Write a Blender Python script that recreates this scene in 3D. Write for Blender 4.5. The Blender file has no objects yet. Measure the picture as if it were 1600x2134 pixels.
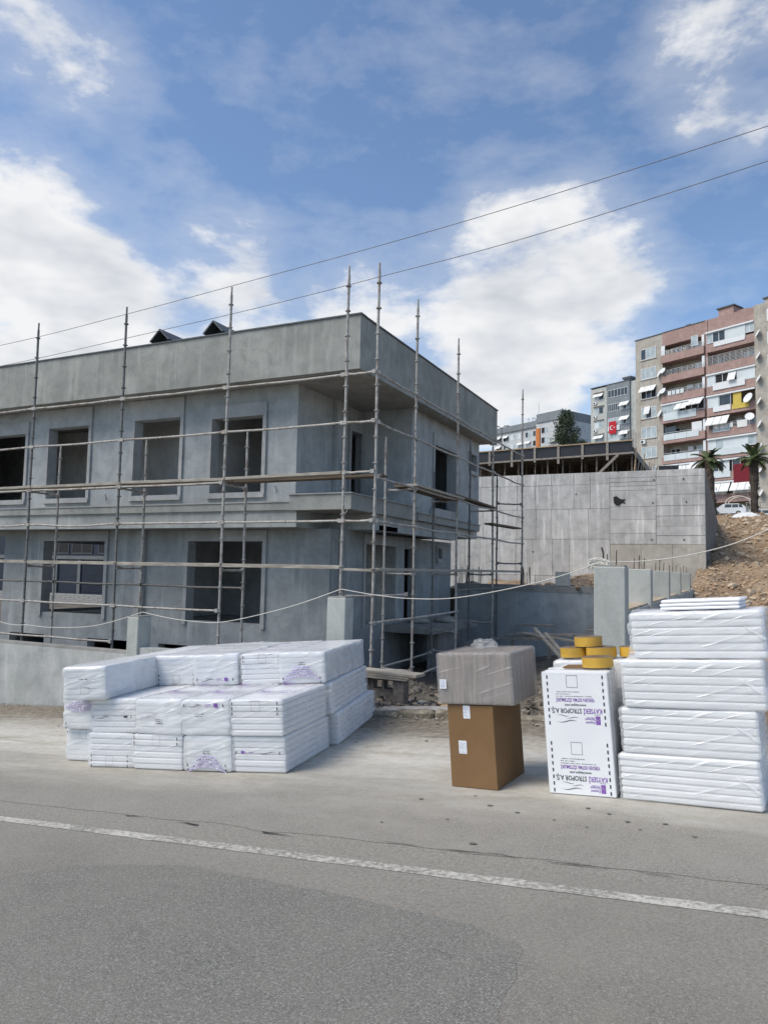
import bpy, math, random
from mathutils import Vector, Matrix, noise as mnoise
random.seed(7)
SC = bpy.context.scene
COL = SC.collection
R_ = math.radians

# ------------------------------------------------------------------ camera, sky, sun, exposure
# world X runs along the road and the house front, Y away from the road, Z up; the road climbs 7.5 % towards +X
CAM_H = 1.7
RM = ((0.9036, -0.0163, -0.4281), (0.4279, 0.0800, 0.9002), (0.0196, -0.9967, 0.0795))   # camera axes (right, down, forward) in world
CAM = Vector((0, 0, CAM_H))
FPX, CXP, CYP = 1525.0, 800.0, 1067.0
cam_d = bpy.data.cameras.new("camera"); cam = bpy.data.objects.new("camera", cam_d); COL.objects.link(cam)
cam_d.sensor_fit = 'HORIZONTAL'; cam_d.sensor_width = 36.0; cam_d.lens = FPX / 1600 * 36.0
cam_d.clip_start = 0.05; cam_d.clip_end = 3000
_m = Matrix(((RM[0][0], -RM[0][1], -RM[0][2]), (RM[1][0], -RM[1][1], -RM[1][2]), (RM[2][0], -RM[2][1], -RM[2][2]))).to_quaternion().to_matrix()
cam.matrix_basis = Matrix.Translation(CAM) @ _m.to_4x4()
SC.camera = cam

SUN_EL, SUN_AZ = 52.0, 225.0          # azimuth: degrees clockwise from +Y (the sun stands behind the photographer's left shoulder)
sun_dir = Vector((math.sin(R_(SUN_AZ)) * math.cos(R_(SUN_EL)), math.cos(R_(SUN_AZ)) * math.cos(R_(SUN_EL)), math.sin(R_(SUN_EL))))
SC.view_settings.view_transform = 'Standard'; SC.view_settings.look = 'None'
SC.view_settings.exposure = 0.42; SC.view_settings.gamma = 1.0; SC.view_settings.use_curve_mapping = False
sd = bpy.data.lights.new("sun", 'SUN'); sd.energy = 2.4; sd.angle = R_(32); sd.color = (1.0, 0.91, 0.78)
so = bpy.data.objects.new("sun", sd); COL.objects.link(so)
so.rotation_euler = (-sun_dir).to_track_quat('-Z', 'Y').to_euler(); so.location = (-20, -20, 40)

world = bpy.data.worlds.new("World"); SC.world = world; world.use_nodes = True
wn = world.node_tree.nodes; wl = world.node_tree.links; wn.clear()
w_out = wn.new('ShaderNodeOutputWorld'); w_bg = wn.new('ShaderNodeBackground'); w_bg.inputs[1].default_value = 0.125
sky = wn.new('ShaderNodeTexSky'); sky.sky_type = 'NISHITA'; sky.sun_disc = False
world.cycles.sampling_method = 'MANUAL'; world.cycles.sample_map_resolution = 512
sky.sun_elevation = R_(SUN_EL); sky.sun_rotation = R_(SUN_AZ); sky.air_density = 1.0; sky.dust_density = 0.3; sky.ozone_density = 3.0
wl.new(w_bg.outputs[0], w_out.inputs[0])
def pray(px, py):
    c = ((px - CXP) / FPX, (py - CYP) / FPX, 1.0)
    return Vector(tuple(sum(RM[i][j] * c[j] for j in range(3)) for i in range(3)))
def wmath(op, a, b=None, clamp=False):
    n = wn.new('ShaderNodeMath'); n.operation = op; n.use_clamp = clamp
    for i, v in enumerate((a, b)):
        if v is None: continue
        if isinstance(v, (int, float)): n.inputs[i].default_value = v
        else: wl.new(v, n.inputs[i])
    return n.outputs[0]
tc = wn.new('ShaderNodeTexCoord')
DIR = tc.outputs['Generated']
def wnoise(scale, detail, rough, dist=0.0, off=(0, 0, 0), st=(1, 1, 2.2)):
    mp = wn.new('ShaderNodeMapping'); mp.inputs['Scale'].default_value = st; mp.inputs['Location'].default_value = off
    wl.new(DIR, mp.inputs[0])
    n = wn.new('ShaderNodeTexNoise'); n.inputs['Scale'].default_value = scale; n.inputs['Detail'].default_value = detail
    n.inputs['Roughness'].default_value = rough; n.inputs['Distortion'].default_value = dist
    wl.new(mp.outputs[0], n.inputs['Vector']); return n.outputs[0]
n_big = wnoise(5.2, 6, 0.60, 0.15, (3.1, 1.7, 0.4))
n_fine = wnoise(19.0, 5, 0.62, 0.2, (0.3, 2.2, 5.1))
# cloud banks: where the sky is thick with cloud (direction, angular radius, weight); elsewhere only the noise decides
BANKS = [(1130, 590, 9.5, .31), (1270, 480, 6, .18), (930, 680, 9, .24), (1160, 800, 8, .26), (1000, 400, 4.5, .20),
         (50, 560, 8.5, .32), (40, 440, 5, .18), (100, 680, 8, .22), (480, 520, 4.2, .19), (350, 640, 9, .17), (650, 640, 8, .22),
         (110, 105, 5, .18), (235, 165, 3.6, .2), (1410, 160, 4.5, .21), (1570, 80, 7, .23), (1500, 310, 4, .17), (1030, 860, 8, .22),
         (640, 300, 15, -.20), (1200, 230, 8, -.12), (1500, 560, 6, -.14)]
bias = None
for (bx, by, rad, wgt) in BANKS:
    c = pray(bx, by).normalized()
    dp = wn.new('ShaderNodeVectorMath'); dp.operation = 'DOT_PRODUCT'; wl.new(DIR, dp.inputs[0]); dp.inputs[1].default_value = c
    mr = wn.new('ShaderNodeMapRange'); mr.interpolation_type = 'SMOOTHSTEP'
    mr.inputs['From Min'].default_value = math.cos(R_(rad * 1.15)); mr.inputs['From Max'].default_value = 1.0
    mr.inputs['To Min'].default_value = 0.0; mr.inputs['To Max'].default_value = wgt
    wl.new(dp.outputs['Value'], mr.inputs['Value'])
    bias = mr.outputs[0] if bias is None else wmath('ADD', bias, mr.outputs[0])
dens = wmath('ADD', wmath('MULTIPLY', n_big, 1.42), wmath('MULTIPLY', n_fine, 0.34))
dens = wmath('ADD', dens, bias)
cm = wn.new('ShaderNodeMapRange'); cm.interpolation_type = 'SMOOTHSTEP'
cm.inputs['From Min'].default_value = 0.98; cm.inputs['From Max'].default_value = 1.38; wl.new(dens, cm.inputs['Value'])
thin = wn.new('ShaderNodeMapRange'); thin.inputs['From Min'].default_value = 0.72; thin.inputs['From Max'].default_value = 1.10
thin.inputs['To Max'].default_value = 0.24; wl.new(dens, thin.inputs['Value'])
mask = wmath('MAXIMUM', wmath('MULTIPLY', cm.outputs[0], 0.95), thin.outputs[0])
shade = wn.new('ShaderNodeMapRange'); shade.inputs['From Min'].default_value = 0.50; shade.inputs['From Max'].default_value = 0.90
shade.inputs['To Min'].default_value = 1.0; shade.inputs['To Max'].default_value = 0.25; wl.new(wmath('ADD', wmath('MULTIPLY', wmath('SUBTRACT', dens, 1.0), .22), wnoise(7.5, 3, .6, .1, (7, 1, 2), (1, 1, 2.2))), shade.inputs['Value'])
ccol = wn.new('ShaderNodeMix'); ccol.data_type = 'RGBA'
ccol.inputs[6].default_value = (2.7, 2.95, 3.4, 1); ccol.inputs[7].default_value = (5.6, 5.6, 5.6, 1)
wl.new(shade.outputs[0], ccol.inputs[0])
smix = wn.new('ShaderNodeMix'); smix.data_type = 'RGBA'
wl.new(mask, smix.inputs[0]); wl.new(sky.outputs[0], smix.inputs[6]); wl.new(ccol.outputs[2], smix.inputs[7])
wl.new(smix.outputs[2], w_bg.inputs[0])

# ------------------------------------------------------------------ helpers
def link(o, parent=None):
    COL.objects.link(o)
    if parent is not None: o.parent = parent
    return o
def tag(o, label=None, cat=None, group=None, kind=None):
    if label: o['label'] = label
    if cat: o['category'] = cat
    if group: o['group'] = group
    if kind: o['kind'] = kind
    return o
def thing(name, label, cat, loc=(0, 0, 0), mat4=None, group=None):
    o = bpy.data.objects.new(name, None); o.empty_display_size = 0.2; COL.objects.link(o)
    o.matrix_basis = mat4 if mat4 is not None else Matrix.Translation(Vector(loc))
    return tag(o, label, cat, group)
SL = 0.075; TH = math.atan(SL); GR = Matrix.Rotation(-TH, 4, 'Y')      # the tilt of the road
def gpt(a, b, c=0.0): return GR @ Vector((a, b, c))
def gmat(a, b, c=0.0, yaw=0.0): return Matrix.Translation(gpt(a, b, c)) @ GR @ Matrix.Rotation(R_(yaw), 4, 'Z')
def at_y(px, py, y):
    d = pray(px, py); return CAM + d * (y / d.y)

class MB:
    def __init__(s): s.v = []; s.f = []; s.sm = []
    def add(s, vs, fs, smooth=False):
        b = len(s.v); s.v += [tuple(p) for p in vs]; s.f += [tuple(i + b for i in f) for f in fs]; s.sm += [smooth] * len(fs); return s
    def box(s, x0, x1, y0, y1, z0, z1, ch=0.0):
        if x1 < x0: x0, x1 = x1, x0
        if y1 < y0: y0, y1 = y1, y0
        if z1 < z0: z0, z1 = z1, z0
        return s.obox(Vector(((x0 + x1) / 2, (y0 + y1) / 2, (z0 + z1) / 2)), (x1 - x0, y1 - y0, z1 - z0), None, ch)
    def obox(s, c, size, rot=None, ch=0.0):
        hx, hy, hz = size[0] / 2, size[1] / 2, size[2] / 2; vs = []
        if ch <= 0:
            vs = [Vector((sx * hx, sy * hy, sz * hz)) for sz in (-1, 1) for sy in (-1, 1) for sx in (-1, 1)]
            fs = [(0, 2, 3, 1), (4, 5, 7, 6), (0, 1, 5, 4), (2, 6, 7, 3), (0, 4, 6, 2), (1, 3, 7, 5)]
        else:
            ch = min(ch, hx * .9, hy * .9, hz * .9); idx = {}
            for sx in (-1, 1):
                for sy in (-1, 1):
                    for sz in (-1, 1):
                        for ax in range(3):
                            p = [sx * (hx - ch), sy * (hy - ch), sz * (hz - ch)]
                            p[ax] += (sx, sy, sz)[ax] * ch; idx[(sx, sy, sz, ax)] = len(vs); vs.append(Vector(p))
            fs = []
            for ax in range(3):
                o1, o2 = [(1, 2), (2, 0), (0, 1)][ax]
                for sg in (-1, 1):
                    q = []
                    for (u, w) in ((-1, -1), (1, -1), (1, 1), (-1, 1)):
                        k = [0, 0, 0]; k[ax] = sg; k[o1] = u; k[o2] = w; q.append(idx[(k[0], k[1], k[2], ax)])
                    fs.append(tuple(q) if sg > 0 else tuple(reversed(q)))
            for ax in range(3):                      # edge chamfers along ax
                o1, o2 = [(1, 2), (2, 0), (0, 1)][ax]
                for u in (-1, 1):
                    for w in (-1, 1):
                        def kk(e, a):
                            k = [0, 0, 0]; k[ax] = e; k[o1] = u; k[o2] = w; return idx[(k[0], k[1], k[2], a)]
                        q = (kk(-1, o1), kk(1, o1), kk(1, o2), kk(-1, o2)); fs.append(q if u * w < 0 else tuple(reversed(q)))
            for sx in (-1, 1):
                for sy in (-1, 1):
                    for sz in (-1, 1):
                        t = (idx[(sx, sy, sz, 0)], idx[(sx, sy, sz, 1)], idx[(sx, sy, sz, 2)]); fs.append(t if sx * sy * sz > 0 else tuple(reversed(t)))
        c = Vector(c)
        if rot is not None: vs = [rot @ p for p in vs]
        return s.add([p + c for p in vs], fs)
    def bar(s, p, q, w, h, up=(0, 0, 1), ch=0.0):
        p = Vector(p); q = Vector(q); d = q - p; L = d.length; d.normalize()
        sd_ = d.cross(Vector(up)); sd_ = sd_.normalized() if sd_.length > 1e-4 else Vector((1, 0, 0)); u2 = sd_.cross(d)
        return s.obox((p + q) / 2, (L, w, h), Matrix((d, -sd_, u2)).transposed() if False else Matrix(((d.x, sd_.x, u2.x), (d.y, sd_.y, u2.y), (d.z, sd_.z, u2.z))), ch)
    def tube(s, pts, r, n=8, caps=True, smooth=True):
        pts = [Vector(p) for p in pts]; rs = r if isinstance(r, (list, tuple)) else [r] * len(pts); vs = []; fs = []
        a = None
        for i, p in enumerate(pts):
            d = (pts[min(i + 1, len(pts) - 1)] - pts[max(i - 1, 0)]).normalized()
            if a is None: a = d.orthogonal().normalized()
            a = (a - d * a.dot(d)); a = a.normalized() if a.length > 1e-5 else d.orthogonal().normalized()
            b = d.cross(a)
            for k in range(n):
                t = 2 * math.pi * k / n; vs.append(p + (a * math.cos(t) + b * math.sin(t)) * rs[i])
        for i in range(len(pts) - 1):
            for k in range(n):
                k2 = (k + 1) % n; fs.append((i * n + k, i * n + k2, (i + 1) * n + k2, (i + 1) * n + k))
        s.add(vs, fs, smooth)
        if caps:
            m = len(pts) - 1
            s.add(vs[:n], [tuple(reversed(range(n)))]); s.add(vs[m * n:], [tuple(range(n))])
        return s
    def quad(s, a, b, c, d): return s.add([a, b, c, d], [(0, 1, 2, 3)])
    def prism(s, poly, z0, z1, fn=lambda u, v, w: (u, v, w)):
        n = len(poly); vs = [fn(u, v, z0) for u, v in poly] + [fn(u, v, z1) for u, v in poly]
        return s.add(vs, [tuple(reversed(range(n))), tuple(range(n, 2 * n))] + [(i, (i + 1) % n, n + (i + 1) % n, n + i) for i in range(n)])
    def wall(s, u0, u1, z0, z1, holes, fn, th):
        us = sorted({u0, u1, *[h[0] for h in holes], *[h[1] for h in holes]}); us = [u for u in us if u0 <= u <= u1]
        zs = sorted({z0, z1, *[h[2] for h in holes], *[h[3] for h in holes]}); zs = [z for z in zs if z0 <= z <= z1]
        nu, nz = len(us) - 1, len(zs) - 1
        sol = [[not any(h[0] <= (us[i] + us[i + 1]) / 2 <= h[1] and h[2] <= (zs[j] + zs[j + 1]) / 2 <= h[3] for h in holes) for j in range(nz)] for i in range(nu)]
        S = lambda i, j: 0 <= i < nu and 0 <= j < nz and sol[i][j]
        for i in range(nu):
            for j in range(nz):
                if not sol[i][j]: continue
                a, b, c, d = us[i], us[i + 1], zs[j], zs[j + 1]
                s.quad(fn(a, 0, c), fn(b, 0, c), fn(b, 0, d), fn(a, 0, d)); s.quad(fn(b, th, c), fn(a, th, c), fn(a, th, d), fn(b, th, d))
                if not S(i - 1, j): s.quad(fn(a, th, c), fn(a, 0, c), fn(a, 0, d), fn(a, th, d))
                if not S(i + 1, j): s.quad(fn(b, 0, c), fn(b, th, c), fn(b, th, d), fn(b, 0, d))
                if not S(i, j - 1): s.quad(fn(a, th, c), fn(b, th, c), fn(b, 0, c), fn(a, 0, c))
                if not S(i, j + 1): s.quad(fn(a, 0, d), fn(b, 0, d), fn(b, th, d), fn(a, th, d))
        return s
    def rock(s, c, r, sq=(1, 1, .7), rnd=random):
        phi = (1 + 5 ** .5) / 2
        vs = [Vector(p).normalized() for p in ((-1, phi, 0), (1, phi, 0), (-1, -phi, 0), (1, -phi, 0), (0, -1, phi), (0, 1, phi), (0, -1, -phi), (0, 1, -phi), (phi, 0, -1), (phi, 0, 1), (-phi, 0, -1), (-phi, 0, 1))]
        fs = [(0, 11, 5), (0, 5, 1), (0, 1, 7), (0, 7, 10), (0, 10, 11), (1, 5, 9), (5, 11, 4), (11, 10, 2), (10, 7, 6), (7, 1, 8), (3, 9, 4), (3, 4, 2), (3, 2, 6), (3, 6, 8), (3, 8, 9), (4, 9, 5), (2, 4, 11), (6, 2, 10), (8, 6, 7), (9, 8, 1)]
        rz = Matrix.Rotation(rnd.uniform(0, 6.28), 3, 'Z') @ Matrix.Rotation(rnd.uniform(-.5, .5), 3, 'X')
        vs = [rz @ Vector((v.x * sq[0], v.y * sq[1], v.z * sq[2])) * r * rnd.uniform(.72, 1.2) + Vector(c) for v in vs]
        return s.add(vs, fs)
    def mesh(s, name):
        me = bpy.data.meshes.new(name); me.from_pydata(s.v, [], s.f)
        if any(s.sm): me.polygons.foreach_set('use_smooth', s.sm)
        me.update(); return me
    def build(s, name, mat, parent=None, loc=None):
        o = bpy.data.objects.new(name, s.mesh(name)); o.data.materials.append(mat)
        if loc is not None: o.location = loc
        return link(o, parent)
def part(name, mat, parent, *boxes, ch=0.0):
    m = MB()
    for b in boxes: m.box(*b, ch=ch)
    return m.build(name, mat, parent)
def struct(o): o['kind'] = 'structure'; return o
def copy_tree(o, parent=None):
    c = o.copy(); link(c, parent)
    for ch in o.children: copy_tree(ch, c)
    return c

# ------------------------------------------------------------------ materials
MATS = {}
def nt(name):
    m = bpy.data.materials.new(name); m.use_nodes = True; MATS[name] = m
    t = m.node_tree; b = t.nodes['Principled BSDF']; return m, t, b
def ncoord(t, scale=(1, 1, 1), space='Object'):
    tcn = t.nodes.new('ShaderNodeTexCoord'); mp = t.nodes.new('ShaderNodeMapping'); mp.inputs['Scale'].default_value = scale
    t.links.new(tcn.outputs[space], mp.inputs[0]); return mp.outputs[0]
def nnoise(t, vec, scale, detail=6, rough=.6, dist=0.0):
    n = t.nodes.new('ShaderNodeTexNoise'); n.inputs['Scale'].default_value = scale; n.inputs['Detail'].default_value = detail
    n.inputs['Roughness'].default_value = rough; n.inputs['Distortion'].default_value = dist; t.links.new(vec, n.inputs['Vector']); return n.outputs[0]
def nramp(t, fac, stops):
    r = t.nodes.new('ShaderNodeValToRGB'); e = r.color_ramp.elements
    while len(e) < len(stops): e.new(.5)
    for i, (p, c) in enumerate(stops):
        e[i].position = p; e[i].color = (*c, 1) if len(c) == 3 else c
    t.links.new(fac, r.inputs[0]); return r.outputs[0]
def nmix(t, fac, a, b, mode='MIX'):
    m = t.nodes.new('ShaderNodeMix'); m.data_type = 'RGBA'; m.blend_type = mode
    for i, v in ((0, fac), (6, a), (7, b)):
        if isinstance(v, (int, float)): m.inputs[i].default_value = v
        elif isinstance(v, tuple): m.inputs[i].default_value = (*v, 1)
        else: t.links.new(v, m.inputs[i])
    return m.outputs[2]
def nmath(t, op, a, b=None, clamp=False):
    n = t.nodes.new('ShaderNodeMath'); n.operation = op; n.use_clamp = clamp
    for i, v in enumerate((a, b)):
        if v is None: continue
        if isinstance(v, (int, float)): n.inputs[i].default_value = v
        else: t.links.new(v, n.inputs[i])
    return n.outputs[0]
def nbump(t, b, h, strength=.3, dist=.02):
    n = t.nodes.new('ShaderNodeBump'); n.inputs['Strength'].default_value = strength; n.inputs['Distance'].default_value = dist
    t.links.new(h, n.inputs['Height']); t.links.new(n.outputs[0], b.inputs['Normal'])
def simple(name, col, rough=.6, metal=0.0, var=.12, scale=6.0, bump=.0, spec=.5, space='Object', st=(1, 1, 1)):
    m, t, b = nt(name); v = ncoord(t, st, space); n = nnoise(t, v, scale, 5, .6)
    lo = tuple(max(0, c * (1 - var)) for c in col); hi = tuple(min(1, c * (1 + var)) for c in col)
    t.links.new(nramp(t, n, [(.3, lo), (.7, hi)]), b.inputs['Base Color'])
    b.inputs['Roughness'].default_value = rough; b.inputs['Metallic'].default_value = metal; b.inputs['Specular IOR Level'].default_value = spec
    if bump: nbump(t, b, n, bump, .02)
    return m
def plaster(name, a, b_, c, streak=.35):
    m, t, b = nt(name); v = ncoord(t); n1 = nnoise(t, v, .55, 5, .62, .3); n2 = nnoise(t, v, 2.6, 5, .65, .4)
    vs = ncoord(t, (3.2, 3.2, .28)); n3 = nnoise(t, vs, 1.4, 4, .65)
    col = nramp(t, n1, [(.30, a), (.5, b_), (.70, c)])
    col = nmix(t, nramp(t, n2, [(.42, (0, 0, 0)), (.72, (.65, .65, .65))]), col, tuple(x * .74 for x in a))
    lightc = tuple(min(1, x * 1.28) for x in c)
    col = nmix(t, nmath(t, 'MULTIPLY', nramp(t, n3, [(.52, (0, 0, 0)), (.74, (1, 1, 1))]), streak), col, lightc)
    n5 = nnoise(t, ncoord(t, (1, 1, .55)), 1.15, 3, .45, 1.4); col = nmix(t, .55, col, nmix(t, nramp(t, n5, [(.40, (.60, .60, .60)), (.50, (1, 1, 1)), (.62, (1.12, 1.12, 1.12))]), (0, 0, 0), col) if False else nmix(t, 1.0, col, nramp(t, n5, [(.36, (.87, .88, .89)), (.47, (1, 1, 1)), (.60, (1.0, 1.0, 1.0)), (.68, (1.10, 1.09, 1.08))]), 'MULTIPLY'))
    n6 = nnoise(t, ncoord(t, (1.6, 1.6, 1.0)), 16, 5, .7, .8); col = nmix(t, 1.0, col, nramp(t, n6, [(.3, (.93, .93, .93)), (.7, (1.06, 1.06, 1.06))]), 'MULTIPLY')
    t.links.new(col, b.inputs['Base Color']); b.inputs['Roughness'].default_value = .85; b.inputs['Specular IOR Level'].default_value = .25
    nbump(t, b, nmath(t, 'ADD', nnoise(t, v, 38, 4, .6), nmath(t, 'MULTIPLY', n6, 1.2)), .22, .012); return m
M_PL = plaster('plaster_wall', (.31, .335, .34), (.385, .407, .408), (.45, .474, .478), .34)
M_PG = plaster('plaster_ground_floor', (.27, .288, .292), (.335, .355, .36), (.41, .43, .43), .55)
M_PA = plaster('plaster_parapet', (.26, .268, .248), (.32, .328, .303), (.39, .396, .37), .5)
M_BD = plaster('plaster_band', (.295, .31, .298), (.345, .358, .345), (.385, .395, .38), .25)
M_TR = plaster('plaster_trim', (.35, .36, .36), (.40, .41, .405), (.45, .455, .45), .2)
M_IN = plaster('plaster_inside', (.50, .50, .49), (.56, .56, .55), (.62, .62, .61), .15)
M_SL = plaster('slab_concrete', (.25, .245, .225), (.31, .30, .28), (.36, .345, .32), .15)
M_GW = plaster('garden_wall_concrete', (.36, .375, .36), (.43, .44, .425), (.50, .505, .49), .55)
M_PI = plaster('pier_plaster', (.39, .41, .38), (.43, .445, .415), (.48, .49, .46), .25)
M_COP = simple('coping_metal', (.10, .105, .11), .5, .4)
M_ROOF = simple('dark_roof', (.028, .033, .036), .7, var=.3, scale=9, bump=.3)
def steel_mat(name, c, rust, splash):
    m, t, b = nt(name); v = ncoord(t); n1 = nnoise(t, v, 5, 6, .7); n2 = nnoise(t, v, 19, 4, .65); n3 = nnoise(t, v, 9, 3, .6, .5)
    col = nramp(t, n2, [(.3, tuple(x * .72 for x in c)), (.7, tuple(x * 1.2 for x in c))])
    col = nmix(t, nmath(t, 'MULTIPLY', nramp(t, n1, [(.5, (0, 0, 0)), (.62, (1, 1, 1))]), rust), col, (.15, .085, .05)); col = nmix(t, nmath(t, 'MULTIPLY', nramp(t, n3, [(.58, (0, 0, 0)), (.64, (1, 1, 1))]), splash), col, (.52, .51, .48))
    t.links.new(col, b.inputs['Base Color']); b.inputs['Roughness'].default_value = .65; b.inputs['Metallic'].default_value = .15; nbump(t, b, n2, .2, .01); return m
M_STEEL = steel_mat('scaffold_steel', (.40, .385, .355), .6, .7)
M_STEELD = simple('weathered_steel', (.17, .17, .16), .65, .3, .45, 25, .2)
M_PLANK = simple('scaffold_plank', (.36, .33, .28), .9, 0, .35, 5, .3, .2, st=(.6, 4, 4))
M_PLANKD = simple('dark_plank', (.15, .12, .09), .9, 0, .35, 5, .3, .2, st=(.6, 4, 4))  # darker brown for some scaffold planks and the rear formwork joists
M_TIMB = simple('raw_timber', (.46, .34, .21), .9, 0, .3, 7, .3, .2, st=(1, 3, 3))
M_TIMBG = simple('grey_timber', (.30, .27, .235), .9, 0, .35, 7, .3, .2, st=(1, 3, 3))
M_FOAM = None
M_BLACK = simple('print_black', (.05, .047, .07), .6, 0, .2)
M_PURP = simple('print_purple', (.24, .10, .42), .6, 0, .2)
M_PALEP = simple('print_pale_purple', (.70, .66, .80), .6, 0, .25, 30)
M_WHITE = simple('white_paint', (.74, .76, .77), .5, 0, .08)
M_GLASS = simple('dark_glass', (.045, .055, .065), .12, 0, .3, 2, spec=.6)
M_GLASSL = simple('pale_blind_glass', (.40, .46, .48), .25, 0, .25, 1.2)
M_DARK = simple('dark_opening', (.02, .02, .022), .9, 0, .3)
M_REBAR = simple('rebar', (.09, .065, .05), .8, .3, .4, 30)
M_ROPE = simple('rope_fibre', (.62, .60, .54), .9, 0, .2, 40)
M_RUBBER = simple('rubber_black', (.02, .02, .02), .7)

def foam_mat():
    m, t, b = nt('polystyrene'); v = ncoord(t, (1, 1, 1)); n = nnoise(t, v, 3, 4, .5)
    t.links.new(nramp(t, n, [(.3, (.82, .83, .84)), (.7, (.88, .885, .89))]), b.inputs['Base Color'])
    b.inputs['Roughness'].default_value = .55; b.inputs['Subsurface Weight'].default_value = 0
    w = t.nodes.new('ShaderNodeTexVoronoi'); w.inputs['Scale'].default_value = 16; w.inputs['Randomness'].default_value = .25; t.links.new(v, w.inputs['Vector'])
    d = nmath(t, 'LESS_THAN', w.outputs['Distance'], .26); fb = nnoise(t, v, 160, 2, .5)
    nbump(t, b, nmath(t, 'SUBTRACT', nmath(t, 'MULTIPLY', fb, .12), nmath(t, 'MULTIPLY', d, .5)), .55, .012); return m
M_FOAM = foam_mat()
def film_mat(name, opac, tint, gloss=.22, fw=.22):
    m = bpy.data.materials.new(name); m.use_nodes = True; t = m.node_tree; t.nodes.clear()
    out = t.nodes.new('ShaderNodeOutputMaterial'); mx = t.nodes.new('ShaderNodeMixShader'); tr = t.nodes.new('ShaderNodeBsdfTransparent')
    b = t.nodes.new('ShaderNodeBsdfPrincipled'); b.inputs['Roughness'].default_value = gloss; b.inputs['Base Color'].default_value = (*tint, 1)
    b.inputs['Specular IOR Level'].default_value = .8
    v = ncoord(t, (1, 1, 1))
    def streak(rot, sc, scale):
        tcn = t.nodes.new('ShaderNodeTexCoord'); m1 = t.nodes.new('ShaderNodeMapping'); m1.inputs['Rotation'].default_value = rot; t.links.new(tcn.outputs['Object'], m1.inputs[0])
        m2 = t.nodes.new('ShaderNodeMapping'); m2.inputs['Scale'].default_value = sc; t.links.new(m1.outputs[0], m2.inputs[0]); return nnoise(t, m2.outputs[0], scale, 2, .5, .25)
    s1 = streak((R_(14), R_(16), 0), (1, 1, 13), 2.0); s2 = streak((R_(-30), R_(-34), R_(20)), (1.2, 1.2, 11), 1.6); n = nnoise(t, v, 2.0, 2, .5)
    fold_sheen = nmath(t, 'MAXIMUM', nramp(t, s1, [(.63, (0, 0, 0)), (.69, (1, 1, 1)), (.73, (.1, .1, .1))]), nramp(t, s2, [(.68, (0, 0, 0)), (.73, (1, 1, 1)), (.77, (.1, .1, .1))]))
    op = nmath(t, 'ADD', nmath(t, 'MULTIPLY', nmath(t, 'ADD', n, .5), opac), nmath(t, 'MULTIPLY', fold_sheen, fw), True)  # whiter streaks paint the sheen along the film's folds
    t.links.new(op, mx.inputs[0]); t.links.new(tr.outputs[0], mx.inputs[1]); t.links.new(b.outputs[0], mx.inputs[2]); t.links.new(mx.outputs[0], out.inputs[0])
    nbump(t, b, nmath(t, 'ADD', nmath(t, 'MULTIPLY', fold_sheen, .8), nmath(t, 'ADD', s1, nmath(t, 'MULTIPLY', n, .6))), .5, .012)
    return m
M_FILM = film_mat('stretch_film', .36, (.89, .90, .91), .16)
M_FILMT = film_mat('tight_film', .66, (.86, .88, .89), .2, .2)
M_FILML = film_mat('loose_film', .36, (.90, .91, .92), .10, .42)
M_FILMC = film_mat('hazy_film', .26, (.64, .635, .63), .12)
M_CARD = simple('cardboard', (.215, .125, .058), .8, 0, .10, 2.5, .05, .3)
M_CARDD = simple('cardboard_wrapped', (.225, .185, .155), .8, 0, .45, 4, .05, .3, st=(9, 9, .6))
M_TAPE = simple('amber_tape', (.60, .36, .055), .35, 0, .18, 5)
M_TAPEI = simple('tape_side', (.16, .11, .065), .5, 0, .2, 30)
M_BLOCK = simple('pumice_block', (.17, .155, .14), .95, 0, .4, 14, .6, .1)
M_STONE = simple('pale_stone', (.46, .38, .28), .95, 0, .4, 5, .5, .1)
M_RUBBLE = simple('site_rubble', (.20, .175, .145), .95, 0, .55, 7, .6, .1)
M_LEAF = simple('conifer_leaf', (.045, .062, .030), .8, 0, .5, 1.5)
M_PALM = simple('palm_leaf', (.085, .112, .036), .7, 0, .5, 1.5)
M_BARK = simple('palm_bark', (.085, .065, .05), .95, 0, .5, 9, .6)

# ------------------------------------------------------------------ ground, road, pavement
def lerp_pts(pts, v):
    if v <= pts[0][0]: return pts[0][1]
    for (a, b), (c, d) in zip(pts, pts[1:]):
        if v <= c: return b + (d - b) * (v - a) / (c - a)
    return pts[-1][1]
HILL = [(9.6, .02), (14, .25), (22, .6), (27, .95), (34, 1.95), (45, 4.25), (55, 5.65), (75, 7.4), (97, 8.95), (120, 10.4), (200, 14), (900, 30)]
def hill(x, y): return lerp_pts(HILL, y) + SL * x * (1 if y < 14 else max(0, 1 - (y - 14) / 20)) * .8
def gz(x, y):
    if y < 9.5: return SL * x - .03
    if x > -1.35: return hill(x, y) - .02 if x > 11 or y > 56 or y < 10 else hill(x, y) - .9
    if y < 23: return -.95 if x < -6 else -.95 + .45 * min(1, (x + 6) / 3)
    if x < -23: return lerp_pts([(23, -.95), (34, -.7), (60, 1), (120, 8), (300, 25), (900, 30)], y)
    if y < 34.3: return -.95 if x < -10 else 1.12
    return max(5.9, hill(x, y) - .3)
def grid_mesh(xs, ys, fz):
    m = MB(); n = len(ys)
    vs = [(x, y, fz(x, y)) for x in xs for y in ys]
    fs = [(i * n + j, (i + 1) * n + j, (i + 1) * n + j + 1, i * n + j + 1) for i in range(len(xs) - 1) for j in range(n - 1)]
    return m.add(vs, fs, True)
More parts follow.
